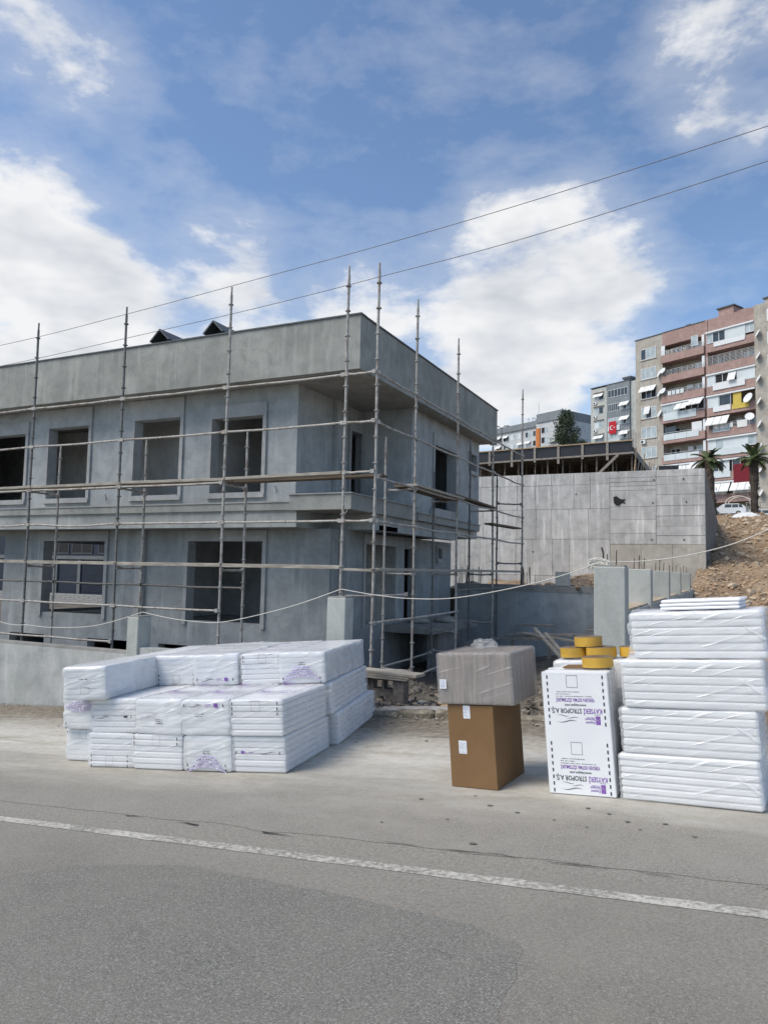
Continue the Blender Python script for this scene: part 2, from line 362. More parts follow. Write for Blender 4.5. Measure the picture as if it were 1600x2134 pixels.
def dirt(name, a, b_, c, scale=1.0):
    m, t, b = nt(name); v = ncoord(t); n1 = nnoise(t, v, .9 * scale, 8, .65, .3); n2 = nnoise(t, v, 7 * scale, 8, .7)
    w = t.nodes.new('ShaderNodeTexVoronoi'); w.inputs['Scale'].default_value = 5 * scale; t.links.new(v, w.inputs['Vector'])
    col = nramp(t, n1, [(.3, a), (.52, b_), (.72, c)]); col = nmix(t, nramp(t, n2, [(.45, (0, 0, 0)), (.75, (.8, .8, .8))]), col, tuple(x * .5 for x in a))
    t.links.new(col, b.inputs['Base Color']); b.inputs['Roughness'].default_value = .95; b.inputs['Specular IOR Level'].default_value = .1
    nbump(t, b, nmath(t, 'ADD', n2, nmath(t, 'MULTIPLY', w.outputs['Distance'], .5)), .8, .12); return m
M_DIRT = dirt('hill_dirt', (.25, .175, .11), (.37, .275, .185), (.50, .39, .275))
M_SITE = dirt('site_dirt', (.13, .115, .095), (.19, .17, .14), (.26, .235, .195))
xs = [-900, -400, -200, -100, -60, -40, -30, -23.1, -22.9, -20, -17, -14, -12, -10.1, -9.9, -8, -6, -4.5, -3, -2, -1.36, -1.34, 0, 2, 5, 9, 15, 30, 60, 120, 300, 900]
ys = [-900, -300, -80, -30, -10, 0, 5, 9.48, 9.52, 11, 14, 18, 22.98, 23.02, 27, 30, 34.28, 34.32, 40, 45, 50, 55, 65, 75, 90, 105, 120, 150, 200, 300, 900]
gr = grid_mesh(xs, ys, gz).build('ground', M_SITE); struct(gr)

def fz_slope(x, y):
    v = Vector((x * .45, y * .3, 1.3)); w = Vector((x * 1.7, y * 1.1, 4.2))
    e = min(1, max(0, (x + 1.33) / .6)) * min(1, (y - 9.6) / 2)
    return hill(x, y) + .06 - 1.2 * max(0, 1 - (y - 9.7) / .4) + e * (.55 * mnoise.noise(v) + .22 * mnoise.noise(w) + .10 * mnoise.noise(w * 2.7)) * min(1, .4 + y / 40)
xs = [-1.33 + .22 * i for i in range(60)]; ys = [9.7, 9.9, 10.1] + [10.35 + .35 * i for i in range(133)]
struct(grid_mesh(xs, ys, fz_slope).build('dirt_slope', M_DIRT))
xs = [-9.5 + .35 * i for i in range(24)]; ys = [23.4 + .5 * i for i in range(22)]
struct(grid_mesh(xs, ys, lambda x, y: 1.14 + max(0, .42 * mnoise.noise(Vector((x * .8, y * .5, 9))) + .45 * math.exp(-((x + 4.2) / 1.3) ** 2 - ((y - 26) / 2.2) ** 2))).build('dirt_mound', M_DIRT))

def asphalt(name, base, dust, dustamt, green=0.0):
    m, t, b = nt(name); v = ncoord(t)
    n1 = nnoise(t, v, .5, 8, .65, .5); n2 = nnoise(t, v, 3.2, 7, .7); fine = nnoise(t, v, 210, 3, .65)
    w = t.nodes.new('ShaderNodeTexVoronoi'); w.inputs['Scale'].default_value = 170; t.links.new(v, w.inputs['Vector'])
    sp = t.nodes.new('ShaderNodeSeparateColor'); t.links.new(w.outputs['Color'], sp.inputs[0])
    col = nramp(t, fine, [(.33, tuple(x * .55 for x in base)), (.5, base), (.68, tuple(x * 1.5 for x in base))])
    cg = nnoise(t, v, 62, 3, .7); col = nmix(t, 1.0, col, nramp(t, cg, [(.30, (.66, .66, .66)), (.5, (1, 1, 1)), (.70, (1.32, 1.32, 1.30))]), 'MULTIPLY')
    col = nmix(t, nmath(t, 'MULTIPLY', nmath(t, 'GREATER_THAN', sp.outputs[0], .90), .65), col, (.40, .40, .38))
    col = nmix(t, nmath(t, 'MULTIPLY', nmath(t, 'LESS_THAN', sp.outputs[1], .10), .5), col, (.035, .035, .035))
    dm = nramp(t, nmath(t, 'ADD', nmath(t, 'MULTIPLY', n1, .65), nmath(t, 'MULTIPLY', n2, .35)), [(.36, (0, 0, 0)), (.64, (1, 1, 1))])
    col = nmix(t, nmath(t, 'MULTIPLY', dm, dustamt), col, dust)
    n3 = nnoise(t, v, 1.6, 5, .5, .2)
    col = nmix(t, nmath(t, 'MULTIPLY', nramp(t, n3, [(.62, (0, 0, 0)), (.80, (1, 1, 1))]), .35), col, tuple(x * .6 for x in base))
    t.links.new(col, b.inputs['Base Color']); b.inputs['Roughness'].default_value = .9; b.inputs['Specular IOR Level'].default_value = .25
    nbump(t, b, nmath(t, 'ADD', fine, nmath(t, 'MULTIPLY', w.outputs['Distance'], .7)), .5, .006); return m
M_ASPH = asphalt('asphalt', (.185, .173, .150), (.275, .253, .215), .7)
M_PATCH = asphalt('asphalt_patch', (.180, .176, .156), (.26, .245, .212), .6)
def gsheet(name, poly, z, mat):
    m = MB(); m.add([(a, b, z) for a, b in poly], [tuple(range(len(poly)))]); o = m.build(name, mat); o.matrix_basis = GR.copy(); return struct(o)
rj = random.Random(3)
def road_mat():
    m = M_ASPH; t = m.node_tree; b = t.nodes['Principled BSDF']; old = b.inputs['Base Color'].links[0].from_socket; v = ncoord(t); sx = t.nodes.new('ShaderNodeSeparateXYZ'); t.links.new(v, sx.inputs[0])
    n1 = nnoise(t, ncoord(t, (.3, 1, 1)), 1.3, 7, .65, .4); n2 = nnoise(t, v, 48, 5, .75)
    r = t.nodes.new('ShaderNodeMapRange'); r.interpolation_type = 'SMOOTHSTEP'; r.inputs['From Min'].default_value = 2.9; r.inputs['From Max'].default_value = 4.7
    t.links.new(nmath(t, 'ADD', sx.outputs[1], nmath(t, 'MULTIPLY', nmath(t, 'SUBTRACT', n1, .5), 2.2)), r.inputs['Value'])
    dust = nramp(t, n2, [(.32, (.17, .158, .136)), (.5, (.29, .272, .235)), (.68, (.39, .37, .325))])
    t.links.new(nmix(t, nmath(t, 'MULTIPLY', r.outputs[0], .80), old, dust), b.inputs['Base Color']); return m
road_mat()
gsheet('road', [(-160, -14), (160, -14), (160, 4.74), (-160, 4.74)], -.004, M_ASPH)
edge = [(-30 + .12 * i, 4.70 + .05 * mnoise.noise(Vector((i * .23, 0, 0))) + .025 * mnoise.noise(Vector((i * .9, 3, 0)))) for i in range(330)]
def pavement_mat():
    m = asphalt('dusty_pavement', (.245, .23, .20), (.335, .313, .272), .8); t = m.node_tree; b = t.nodes['Principled BSDF']
    old = b.inputs['Base Color'].links[0].from_socket; v = ncoord(t); sx = t.nodes.new('ShaderNodeSeparateXYZ'); t.links.new(v, sx.inputs[0])
    n1 = nnoise(t, ncoord(t, (.35, 1, 1)), 1.1, 7, .62, .3); n2 = nnoise(t, v, 9, 6, .7); n4 = nnoise(t, ncoord(t, (.5, 2.2, 1)), 1.6, 7, .68, .6)
    y = nmath(t, 'ADD', sx.outputs[1], nmath(t, 'MULTIPLY', nmath(t, 'SUBTRACT', n1, .5), 2.6))
    r = t.nodes.new('ShaderNodeMapRange'); r.interpolation_type = 'SMOOTHSTEP'; r.inputs['From Min'].default_value = 5.0; r.inputs['From Max'].default_value = 7.1; t.links.new(y, r.inputs['Value'])
    conc = nramp(t, nmath(t, 'ADD', nmath(t, 'MULTIPLY', n4, .6), nmath(t, 'MULTIPLY', n2, .4)), [(.36, (.36, .325, .25)), (.48, (.53, .505, .44)), (.62, (.66, .645, .59))])
    col = nmix(t, nmath(t, 'MULTIPLY', r.outputs[0], .85), old, conc)
    r2 = t.nodes.new('ShaderNodeMapRange'); r2.interpolation_type = 'SMOOTHSTEP'; r2.inputs['From Min'].default_value = 7.4; r2.inputs['From Max'].default_value = 8.9
    t.links.new(nmath(t, 'ADD', sx.outputs[1], nmath(t, 'MULTIPLY', nmath(t, 'SUBTRACT', n4, .5), 2.4)), r2.inputs['Value'])
    soil = nramp(t, n2, [(.38, (.10, .082, .058)), (.62, (.27, .23, .175))]); col = nmix(t, nmath(t, 'MULTIPLY', r2.outputs[0], .92), col, soil)
    t.links.new(col, b.inputs['Base Color']); return m
gsheet('pavement', [(-160, 9.46), (-160, 4.70)] + edge + [(160, 4.70), (160, 9.46)], -.0015, pavement_mat())
pp = [(-4.0, 3.70), (-3.3, 3.92), (-2.2, 3.86), (-1.2, 3.72), (-.92, 3.55), (-.88, 3.0), (-.80, 2.4), (-.9, 1.2), (-6.5, .8), (-6.2, 2.9), (-5.2, 3.15), (-4.5, 3.2)]
pp2 = []
for i, p in enumerate(pp):
    q = pp[(i + 1) % len(pp)]
    for k in range(8):
        f_ = k / 8; pp2.append((p[0] + (q[0] - p[0]) * f_ + .03 * mnoise.noise(Vector((i + f_ * 3, 1, 5))), p[1] + (q[1] - p[1]) * f_ + .03 * mnoise.noise(Vector((i + f_ * 3, 8, 2)))))
gsheet('road_patch', pp2, -.0025, M_PATCH)

def paint_mat():
    m, t, b = nt('worn_road_paint'); v = ncoord(t); n = nnoise(t, v, 26, 7, .7); n2 = nnoise(t, v, 1.6, 4, .6)
    k = nramp(t, nmath(t, 'ADD', nmath(t, 'MULTIPLY', n, .7), nmath(t, 'MULTIPLY', n2, .35)), [(.46, (0, 0, 0)), (.60, (1, 1, 1))])
    t.links.new(nmix(t, k, (.22, .21, .185), (.52, .50, .44)), b.inputs['Base Color']); b.inputs['Roughness'].default_value = .85
    nbump(t, b, n, .3, .006); return m
M_PAINT = paint_mat()
ln = [(-40 + .1 * i) for i in range(620)]
lo = [(a, 4.255 + .012 * mnoise.noise(Vector((a * 3, 0, 1)))) for a in ln]; hi_ = [(a, 4.358 + .012 * mnoise.noise(Vector((a * 3, 5, 1)))) for a in ln]
m = MB(); m.add([(a, b, -.001) for a, b in lo] + [(a, b, -.001) for a, b in hi_], [(i, i + 1, 620 + i + 1, 620 + i) for i in range(619)])
o = m.build('road_marking', M_PAINT); o.matrix_basis = GR.copy(); struct(o)
# the open seam along the old asphalt edge and a few cracks
M_CRACK = simple('crack_shadow', (.03, .028, .025), .95)
def crack(pts, w, name='road_crack'):
    m = MB(); vs = []; n = 0
    fine = []
    for p, q in zip(pts, pts[1:]):
        k = max(2, int((Vector(q) - Vector(p)).length / .03))
        for i in range(k): fine.append((p[0] + (q[0] - p[0]) * i / k, p[1] + (q[1] - p[1]) * i / k))
    for i, p in enumerate(fine):
        j = .018 * mnoise.noise(Vector((p[0] * 9, p[1] * 9, 3))) + .02 * mnoise.noise(Vector((p[0] * 2.5, 1, 3))); ww = w * max(.0, .35 + 1.3 * mnoise.noise(Vector((p[0] * 4, p[1] * 4, 8))))
        vs += [(p[0] + .2 * j, p[1] + j - ww / 2, .0055), (p[0] + .2 * j, p[1] + j + ww / 2, .0055)]
    m.add(vs, [(2 * i, 2 * i + 2, 2 * i + 3, 2 * i + 1) for i in range(len(fine) - 1)])
    o = m.build(name, M_CRACK); o.matrix_basis = GR.copy(); return struct(o)
crack([(-2.2, 4.70), (-1.2, 4.69), (-.4, 4.66), (.3, 4.63), (1.2, 4.6)], .012)
crack([(-4.5, 4.68), (-3.9, 4.66), (-3.7, 4.64)], .022)
crack([(-3.15, 4.63), (-2.8, 4.60)], .016)
crack([(-1.47, 3.44), (-1.15, 3.36), (-.95, 3.27)], .006)
M_STAIN = simple('oil_stain', (.12, .113, .10), .85, 0, .35, 40)
def stain(a, b, ra, rb, name='road_stain', mat=M_STAIN):
    pts = [(a + ra * math.cos(t) * (1 + .35 * mnoise.noise(Vector((a + math.cos(t), b + math.sin(t), 2)))), b + rb * math.sin(t) * (1 + .35 * mnoise.noise(Vector((a + math.cos(t) * 2, b + math.sin(t) * 2, 6))))) for t in [i * .3927 for i in range(16)]]
    m = MB(); m.add([(p, q, .0045) for p, q in pts], [tuple(range(16))]); o = m.build(name, mat); o.matrix_basis = GR.copy(); return struct(o)
for (a, b, r) in [(-1.75, 5.72, .035), (-1.95, 5.95, .02), (-1.5, 5.6, .03), (-1.02, 5.85, .03), (-.85, 5.75, .028), (-.7, 5.6, .03), (-.45, 5.62, .03), (-.6, 5.45, .02), (-1.2, 5.5, .02), (-.95, 5.4, .018), (-1.6, 4.85, .04), (-2.4, 5.1, .02), (-1.95, 5.3, .02), (-.25, 5.4, .025), (-2.35, 5.75, .03)]:
    stain(a, b, r * .65, r * .45)
M_DAMP = simple('damp_asphalt', (.135, .135, .125), .85, 0, .35, 60)

# kerb at the entrance, in worn stones
M_KERB = simple('kerb_stone', (.23, .205, .16), .95, 0, .55, 9, .8, .1)
kerb = bpy.data.objects.new('kerb', None); COL.objects.link(kerb); kerb['kind'] = 'structure'; kerb.matrix_basis = GR.copy()
kr = random.Random(5)
for i in range(14):
    a0 = -8.6 + i * .55; m = MB(); m.obox((a0 + .27, 9.44 + kr.uniform(-.025, .025), .01 + kr.uniform(-.025, .02)), (.53, .17, .14), Matrix.Rotation(kr.uniform(-.04, .04), 3, 'Z') @ Matrix.Rotation(kr.uniform(-.05, .05), 3, 'Y'), .035)
    m.build('kerb_stone', M_KERB, kerb)
struct(part('entrance_slab', M_SL, None, (-6.2, -3.4, 9.56, 10.9, -.62, -.34)))

# ------------------------------------------------------------------ the house shell
HX, HY = -6.953, 13.303
H_ = thing('unfinished_house', 'two storey grey plastered concrete house shell with empty window openings behind the scaffolding', 'house', (HX, HY, 0))
F_ = lambda t: (lambda u, w, z: (u, t + w, z))           # wall facing the road
S_ = lambda s: (lambda u, w, z: (s - w, u, z))           # wall facing right
def wallp(name, mat, u0, u1, z0, z1, holes, fn, th=.25): return MB().wall(u0, u1, z0, z1, holes, fn, th).build(name, mat, H_)
UW = [(-12.25, -10.77, 3.42, 5.30), (-9.85, -8.37, 3.42, 5.38), (-6.76, -5.28, 3.42, 5.38), (-4.30, -2.83, 3.42, 5.25)]
wallp('upper_front_wall', M_PL, -19, -1.91, 2.95, 5.905, UW, F_(.67))
wallp('loggia_side_wall', M_PL, .92, 4.1, 3.0, 5.905, [(3.22, 4.0, 3.0, 5.30)], S_(-1.91))
part('loggia_column', M_PL, H_, (-1.905, -1.80, 2.32, 2.78, 3.05, 5.904))
wallp('loggia_back_wall', M_PL, -1.91, -.45, 3.0, 5.905, [], F_(3.86), .22)
wallp('upper_right_wall', M_PL, 4.09, 9.42, 2.99, 5.905, [(5.40, 7.10, 3.15, 5.20), (8.48, 9.05, 4.86, 5.42)], S_(-.45))
wallp('upper_back_wall', M_PL, -19, -.71, 2.95, 5.905, [(-16.5, -14.5, 3.5, 5.2)], lambda u, w, z: (u, 9.42 - w, z))
part('upper_left_wall', M_PL, H_, (-19.2, -19.0, .67, 9.42, 2.95, 5.905))
part('roof_slab', M_SL, H_, (-19.6, -.21, .21, 9.73, 5.906, 6.15))
wallp('parapet', M_PA, -19.6, 0, 5.9, 7.06, [], F_(0), .2)
wallp('parapet', M_PA, .2, 9.93, 5.9, 7.05, [], S_(0), .2)
part('coping', M_COP, H_, (-19.6, .03, -.03, .23, 7.062, 7.092)); part('coping', M_COP, H_, (-.23, .031, .235, 9.96, 7.052, 7.082))
part('floor_slab', M_IN, H_, (-18.9, -1.95, .75, 9.3, 2.75, 3.05)); part('floor_slab', M_IN, H_, (-1.94, -.46, 3.9, 9.3, 2.75, 3.05))
part('ledge_band', M_BD, H_, (-19.2, -1.83, .45, .668, 3.0, 3.17)); part('ledge_cap', M_TR, H_, (-19.2, -1.82, .43, .665, 3.172, 3.20))
part('lower_band', M_PL, H_, (-19.2, -1.76, .50, 1.74, 2.62, 2.998))
part('lower_band', M_PL, H_, (-1.758, -.42, 1.74, 3.0, 2.625, 2.74)); part('lower_band', M_PL, H_, (-1.758, -.42, 1.742, 1.95, 2.741, 2.985)); part('lower_band', M_PL, H_, (-.66, -.42, 1.96, 7.2, 2.62, 2.985))
part('balcony_floor', M_SL, H_, (-1.80, -.30, .30, 3.85, 2.985, 3.07))
part('balcony_parapet', M_BD, H_, (-1.82, -.28, .28, .42, 2.975, 3.31)); part('balcony_parapet', M_BD, H_, (-.42, -.281, .421, 3.85, 2.975, 3.305))
part('balcony_cap', M_TR, H_, (-1.86, -.25, .25, .44, 3.312, 3.335)); part('balcony_cap', M_TR, H_, (-.44, -.251, .442, 3.9, 3.307, 3.332))
part('side_band', M_BD, H_, (-.44, -.26, 3.91, 8.95, 2.99, 3.17)); part('side_cap', M_TR, H_, (-.44, -.22, 3.91, 8.97, 3.172, 3.195))
part('side_sill', M_TR, H_, (-.44, -.30, 5.2, 7.35, 3.2, 3.42))
GWIN = [(-10.45, -8.15, .36, 2.33), (-5.33, -3.10, .36, 2.33)]; BAS = [(-11.7, -10.3, -.60, -.26), (-8.65, -6.9, -.60, -.26), (-6.2, -4.6, -.60, -.26)]
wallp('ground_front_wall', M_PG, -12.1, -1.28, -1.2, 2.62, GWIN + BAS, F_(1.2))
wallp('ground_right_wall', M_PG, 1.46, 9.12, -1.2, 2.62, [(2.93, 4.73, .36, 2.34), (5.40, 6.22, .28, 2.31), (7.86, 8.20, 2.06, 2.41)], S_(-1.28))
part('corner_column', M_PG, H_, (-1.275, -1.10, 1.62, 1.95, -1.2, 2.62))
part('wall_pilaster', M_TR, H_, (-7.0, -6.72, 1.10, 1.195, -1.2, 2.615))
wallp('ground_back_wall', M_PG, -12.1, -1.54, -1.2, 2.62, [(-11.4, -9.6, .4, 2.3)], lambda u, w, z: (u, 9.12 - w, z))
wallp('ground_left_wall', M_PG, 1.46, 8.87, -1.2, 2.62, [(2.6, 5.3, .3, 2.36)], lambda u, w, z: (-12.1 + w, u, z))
part('ground_floor_slab', M_IN, H_, (-11.8, -1.56, 1.5, 8.8, .02, .24))
part('partition_wall', M_IN, H_, (-7.4, -7.25, 1.5, 8.8, .25, 2.61)); part('partition_wall', M_IN, H_, (-7.2, -1.6, 5.0, 5.15, .25, 2.61))
part('partition_wall', M_IN, H_, (-18.8, -10.6, 3.4, 3.55, 3.06, 5.9)); part('partition_wall', M_IN, H_, (-10.55, -8.9, 2.9, 3.05, 3.06, 5.9)); part('partition_wall', M_IN, H_, (-8.85, -4.8, 2.1, 2.25, 3.06, 5.9)); part('partition_wall', M_IN, H_, (-8.85, -8.7, 2.26, 4.6, 3.06, 5.9)); part('partition_wall', M_IN, H_, (-4.75, -4.6, .95, 4.55, 3.06, 5.9)); part('partition_wall', M_IN, H_, (-3.6, -2.2, 1.9, 2.02, 3.06, 5.9))
def surround(hole, fn, below=0.0, head=.3, jw=.10, sill=True, mat=M_TR):
    u0, u1, z0, z1 = hole; m = MB()
    def bx(a, b, c, d, w0=-.05, w1=-.002):
        p = fn(a, w0, c); q = fn(b, w1, d); m.box(p[0], q[0], p[1], q[1], p[2], q[2])
    bx(u0 - jw, u0 - .001, z0 - below - (.09 if sill else 0), z1); bx(u1 + .001, u1 + jw, z0 - below - (.09 if sill else 0), z1); bx(u0 - jw, u1 + jw, z1 + .001, z1 + head, -.045)
    o = m.build('window_surround', mat, H_)
    if sill: 
        m = MB(); p = fn(u0 - jw + .001, -.075, z0 - .10); q = fn(u1 + jw - .001, -.055, z0 - .003); m.box(p[0], q[0], p[1], q[1], p[2], q[2]); 
        p = fn(u0 + .002, -.06, z0 - .001); q = fn(u1 - .002, .2, z0 + .03); m.box(p[0], q[0], p[1], q[1], p[2], q[2]); m.build('window_sill', mat, H_)
for h, hd in zip(UW, (.33, .51, .51, .32)): surround(h, F_(.67), head=hd)
for h in GWIN: surround(h, F_(1.2), .10, .27, .11, False)
surround((5.40, 7.10, 3.42, 5.20), S_(-.45), 0, .34, .09, False)
surround((8.48, 9.05, 4.86, 5.42), S_(-.45), 0, .08, .08)
surround((2.93, 4.73, .36, 2.34), S_(-1.28), .08, .25, .10, False)
surround((7.86, 8.20, 2.06, 2.41), S_(-1.28), 0, .06, .06)
surround((3.22, 4.0, 3.07, 5.30), S_(-1.91), 0, .30, .10, False)
# hip roof and two gabled dormers behind the parapet
m = MB(); m.add([(-17.5, 1.2, 6.16), (-2, 1.2, 6.16), (-2, 8.8, 6.16), (-17.5, 8.8, 6.16), (-14, 5, 7.7), (-5, 5, 7.7)], [(0, 1, 5, 4), (1, 2, 5), (2, 3, 4, 5), (3, 0, 4)]); roof_ = m.build('roof', M_ROOF, H_)
for xd, w_ in ((-7.70, .62), (-5.80, .58)):
    m = MB(); m.prism([(xd - w_ / 2, 6.5), (xd + w_ / 2, 6.5), (xd + w_ / 2, 8.13), (xd, 8.40), (xd - w_ / 2, 8.13)], 2.7, 4.6, lambda u, v, w: (u, w, v)); d_ = m.build('dormer', M_ROOF, roof_)
    m = MB(); 
    for sg in (-1, 1):
        m.bar((xd + sg * (w_ / 2 + .04), 3.5, 8.11), (xd, 3.5, 8.44), 2.3, .04, up=(0, 0, 1))
    m.build('dormer_eave', M_COP, roof_)
# cable loops left in the plaster
for p in ((-2.42, .66, 3.4), (-7.65, .66, 3.35)):
    MB().tube([Vector(p) + Vector((.03 * math.sin(i * .8), -.02 - .02 * math.sin(i * .5), .035 * i)) for i in range(6)], .008, 6).build('cable', M_RUBBER, H_)
# interior trestle boards seen through the far window
tr = thing('work_trestle', 'raw timber work trestle standing inside the upper window at the far end', 'trestle', (HX - 11.4, HY + 1.9, 3.06))
for dx in (-.8, .0):
    MB().bar((dx, -.25, 0), (dx - .22, .1, 1.15), .07, .04).build('leg', M_TIMB, tr); MB().bar((dx + .1, .4, 0), (dx - .15, .1, 1.1), .07, .04).build('leg', M_TIMB, tr)
MB().bar((-1.5, .05, .80), (.5, .05, .84), .14, .04).build('board', M_TIMB, tr)
tr = thing('leaning_board', 'narrow timber board leaning inside the second upper window', 'board', (HX - 8.75, HY + 1.6, 3.06)); MB().bar((0, 0, 0), (-.12, .3, 1.1), .1, .03).build('board', M_TIMB, tr)

# ------------------------------------------------------------------ scaffolding
SCAF = thing('scaffolding', 'tubular steel scaffolding wrapped around two sides of the grey house', 'scaffolding', (HX, HY, 0))
sr = random.Random(11)
def standard(s, t, z0, z1, mat=M_STEEL, r=.028, lean=(0, 0)):
    m = MB(); z0_ = z0
    pts = [(s + lean[0] * (z - z0) + sr.uniform(-.008, .008), t + lean[1] * (z - z0), z) for z in [z0 + (z1 - .18 - z0) * i / 7 for i in range(8)]]
    m.tube(pts, r, 8); m.tube([pts[-1], (pts[-1][0], pts[-1][1], z1)], r * .72, 8)
    z = z1 - .32 - sr.uniform(0, .1)
    while z > z0 + .2:
        x = s + lean[0] * (z - z0); m.tube([(x, t + lean[1] * (z - z0), z - .009), (x, t + lean[1] * (z - z0), z + .009)], r * 1.95, 8, smooth=False); z -= .5
    m.tube([(s, t, z0), (s, t, z0 + .012)], .075, 4, smooth=False)
    return m.build('standard', mat, SCAF)
def ledger(p, q, r=.024, mat=M_STEEL, sag=.015):
    p = Vector(p); q = Vector(q); n = 6
    m = MB()
    for e, g_ in ((p, q), (q, p)): m.bar(e, e + (g_ - e).normalized() * .075, .062, .075)
    m.tube([p.lerp(q, i / n) - Vector((0, 0, sag * math.sin(math.pi * i / n) * sr.uniform(.3, 1.2))) for i in range(n + 1)], r, 7).build('ledger', mat, SCAF)
LV = [5.48, 4.53, 3.50, 2.63, 1.70, .80]
OS = [-11.3, -8.42, -5.52, -2.62, .22]; TO = -1.0; TI = -.1
for s in OS: standard(s, TO, -.95, 7.66 + sr.uniform(-.02, .05), M_STEEL if s > -5 else M_STEELD, lean=(-.006 if s < -4 else .002, 0))
standard(.90, TO, -.95, 7.62, lean=(.001, 0))
for s in (-11.4, -8.5, -5.62, -2.69): standard(s, TI, -.95, 4.72, lean=(-.004, 0))
for (t, z1) in ((.93, 7.57), (3.58, 7.50), (6.55, 5.42), (9.75, 7.66)): standard(.90, t, -.92 if t < 3 else -.6, z1, lean=(0, 0))
for (t, z1) in ((.95, 4.60), (3.80, 4.20), (6.62, 5.55), (9.3, 4.85)): standard(.20, t, -.9, z1, M_STEEL if t < 2 else M_STEELD)
for i in range(len(OS) - 1):
    for k, z in enumerate(LV):
        if k == 2 or (k == 4): continue
        if k == 5 and i == 3: continue
        ledger((OS[i], TO - .03, z), (OS[i + 1], TO - .03, z), sag=.05 if k == 3 and i < 2 else .015)
    if i < 3:
        ledger((OS[i] - .1, TI, 1.25), (OS[i + 1] - .05, TI, 1.25), mat=M_STEELD); ledger((OS[i], TO - .03, 3.46), (OS[i + 1], TO - .03, 3.46))
for z in (5.48, 4.53, 3.56, 2.63): ledger((.22, TO - .03, z), (.90, TO - .03, z))
ledger((-2.62, TO - .03, .02), (.22, TO - .03, -.02)); ledger((-11.3, TO - .03, .02), (-5.52, TO - .03, .0), sag=.03)
RT = [-1.0, .93, 3.58, 6.55, 9.75]
for i in range(4):
    for k, z in enumerate((5.46, 4.51, 3.46, 2.63)):
        if i == 3 and z == 2.63: pass
        ledger((.93, RT[i], z), (.93, RT[i + 1], z), sag=.03)
ledger((.93, -1.0, .72), (.93, 3.58, .74)); ledger((.93, 3.58, 1.25), (.93, 9.75, 1.3), mat=M_STEELD); ledger((.93, .2, -.52), (.93, 3.5, -.40)); ledger((.2, .95, -.35), (.2, 3.8, -.3)); ledger((.2, .95, -.38), (.9, .93, -.38)); ledger((.2, 3.8, .25), (.93, 3.6, .25)); ledger((.2, 3.8, -.25), (.9, 3.6, -.25)); ledger((.2, 6.62, .3), (.9, 6.55, .3)); ledger((.2, 9.3, 2.0), (.9, 9.75, 2.0), mat=M_STEELD); ledger((.2, 9.3, 3.9), (.9, 9.75, 3.9), mat=M_STEELD)
for s in OS[:-1]: ledger((s, TO, 3.44), (s - .08, TI, 3.44)); ledger((s, TO, 1.64), (s - .08, TI, 1.64))
for t in RT[1:4]: ledger((.93, t, 3.44), (.2, t + .1, 3.44)); ledger((.93, t, 1.64), (.2, t + .1, 1.64))
ledger((.22, TO, 1.2), (1.35, -.4, 1.25), .018)
def plank(p, q, w=.24, h=.05, mat=M_PLANK, up=(0, 0, 1)): MB().bar(p, q, w, h, up, .006).build('plank', mat, SCAF)
for i in range(3):
    plank((OS[i] + .06, TO + .08, 3.53 + .012 * i), (OS[i + 1] + .03, TO + .08, 3.55 - .01 * i), .26, .06); plank((OS[i] + .02, TO + .42, 3.52), (OS[i + 1] - .02, TO + .42, 3.53), .26, .05, M_PLANKD)
plank((OS[3] + .06, TO + .08, 3.54), (.18, TO + .08, 3.56), .26, .06); plank((OS[3] + .02, TO + .42, 3.52), (.9, TO + .42, 3.53), .26, .05, M_PLANKD)
for i in range(3): plank((OS[i] + .05, TO + .06, 1.73), (OS[i + 1] + .02, TO + .06, 1.74), .2, .075)
plank((OS[3] + .05, TO + .06, 1.735), (.2, TO + .06, 1.74), .2, .075)
plank((.22, TO + .05, 1.70), (.95, TO + .05, 1.69), .12, .05)
plank((.90, .75, 3.50), (.88, 3.85, 3.50), .26, .05); plank((.58, .85, 3.50), (.56, 3.9, 3.50), .26, .05, M_PLANKD)
plank((.86, 3.4, 3.55), (.84, 6.7, 3.52), .26, .05, M_PLANKD); plank((.86, 6.3, 3.05), (.84, 9.4, 3.1), .26, .05, M_PLANKD)
plank((.92, -.9, 1.71), (.90, 3.7, 1.72), .14, .06); plank((.92, 3.5, 1.73), (.90, 9.7, 1.74), .14, .06)
m = MB(); m.tube([(.30 + .05 * math.cos(a), TO - .05, 2.86 + .09 * math.sin(a)) for a in [i * .4 for i in range(17)]], .007, 5); m.build('wire_loop', M_STEEL, SCAF)

# ------------------------------------------------------------------ garden walls, piers, rope
gw = thing('boundary_wall', 'low pale concrete boundary wall along the road at the far left end', 'wall', (-20, 9.5, 0))
part('wall', M_GW, gw, (-12, 10.7, 0, .24, -2.6, .19)); part('wall', M_GW, gw, (10.95, 14.59, .02, .22, -1.6, .32)); part('rough_top', M_SL, gw, (-12, 10.7, .03, .21, .192, .235))
PN = [('pier', 'square plastered concrete pier between the boundary wall and the white bundles', -9.30, -9.05, .82, .32), ('pier', 'square plastered concrete pier behind the right end of the long bundle pile', -5.41, -5.10, 1.28, .26), ('pier', 'wide plastered concrete pier with a coil of rope around its top', -1.57, -1.19, 1.80, .32)]
for nm, lb, x0, x1, zt, dp in PN:
    t_ = thing(nm, lb, 'pier', (x0, 9.48, 0), group='piers along the road'); m = MB(); m.box(0, x1 - x0, 0, dp, -1.2, zt, ch=.012); m.build('shaft', M_PI, t_)
    m = MB(); m.box(.015, x1 - x0 - .015, .015, dp - .015, zt + .001, zt + .02); m.build('mortar_top', M_SL, t_)
    for k in range(2): MB().tube([((x1 - x0) * (.35 + .3 * k), dp / 2, zt - .1), ((x1 - x0) * (.35 + .3 * k) + .01, dp / 2, zt + .16 + .05 * k)], .007, 6).build('rebar', M_REBAR, t_)
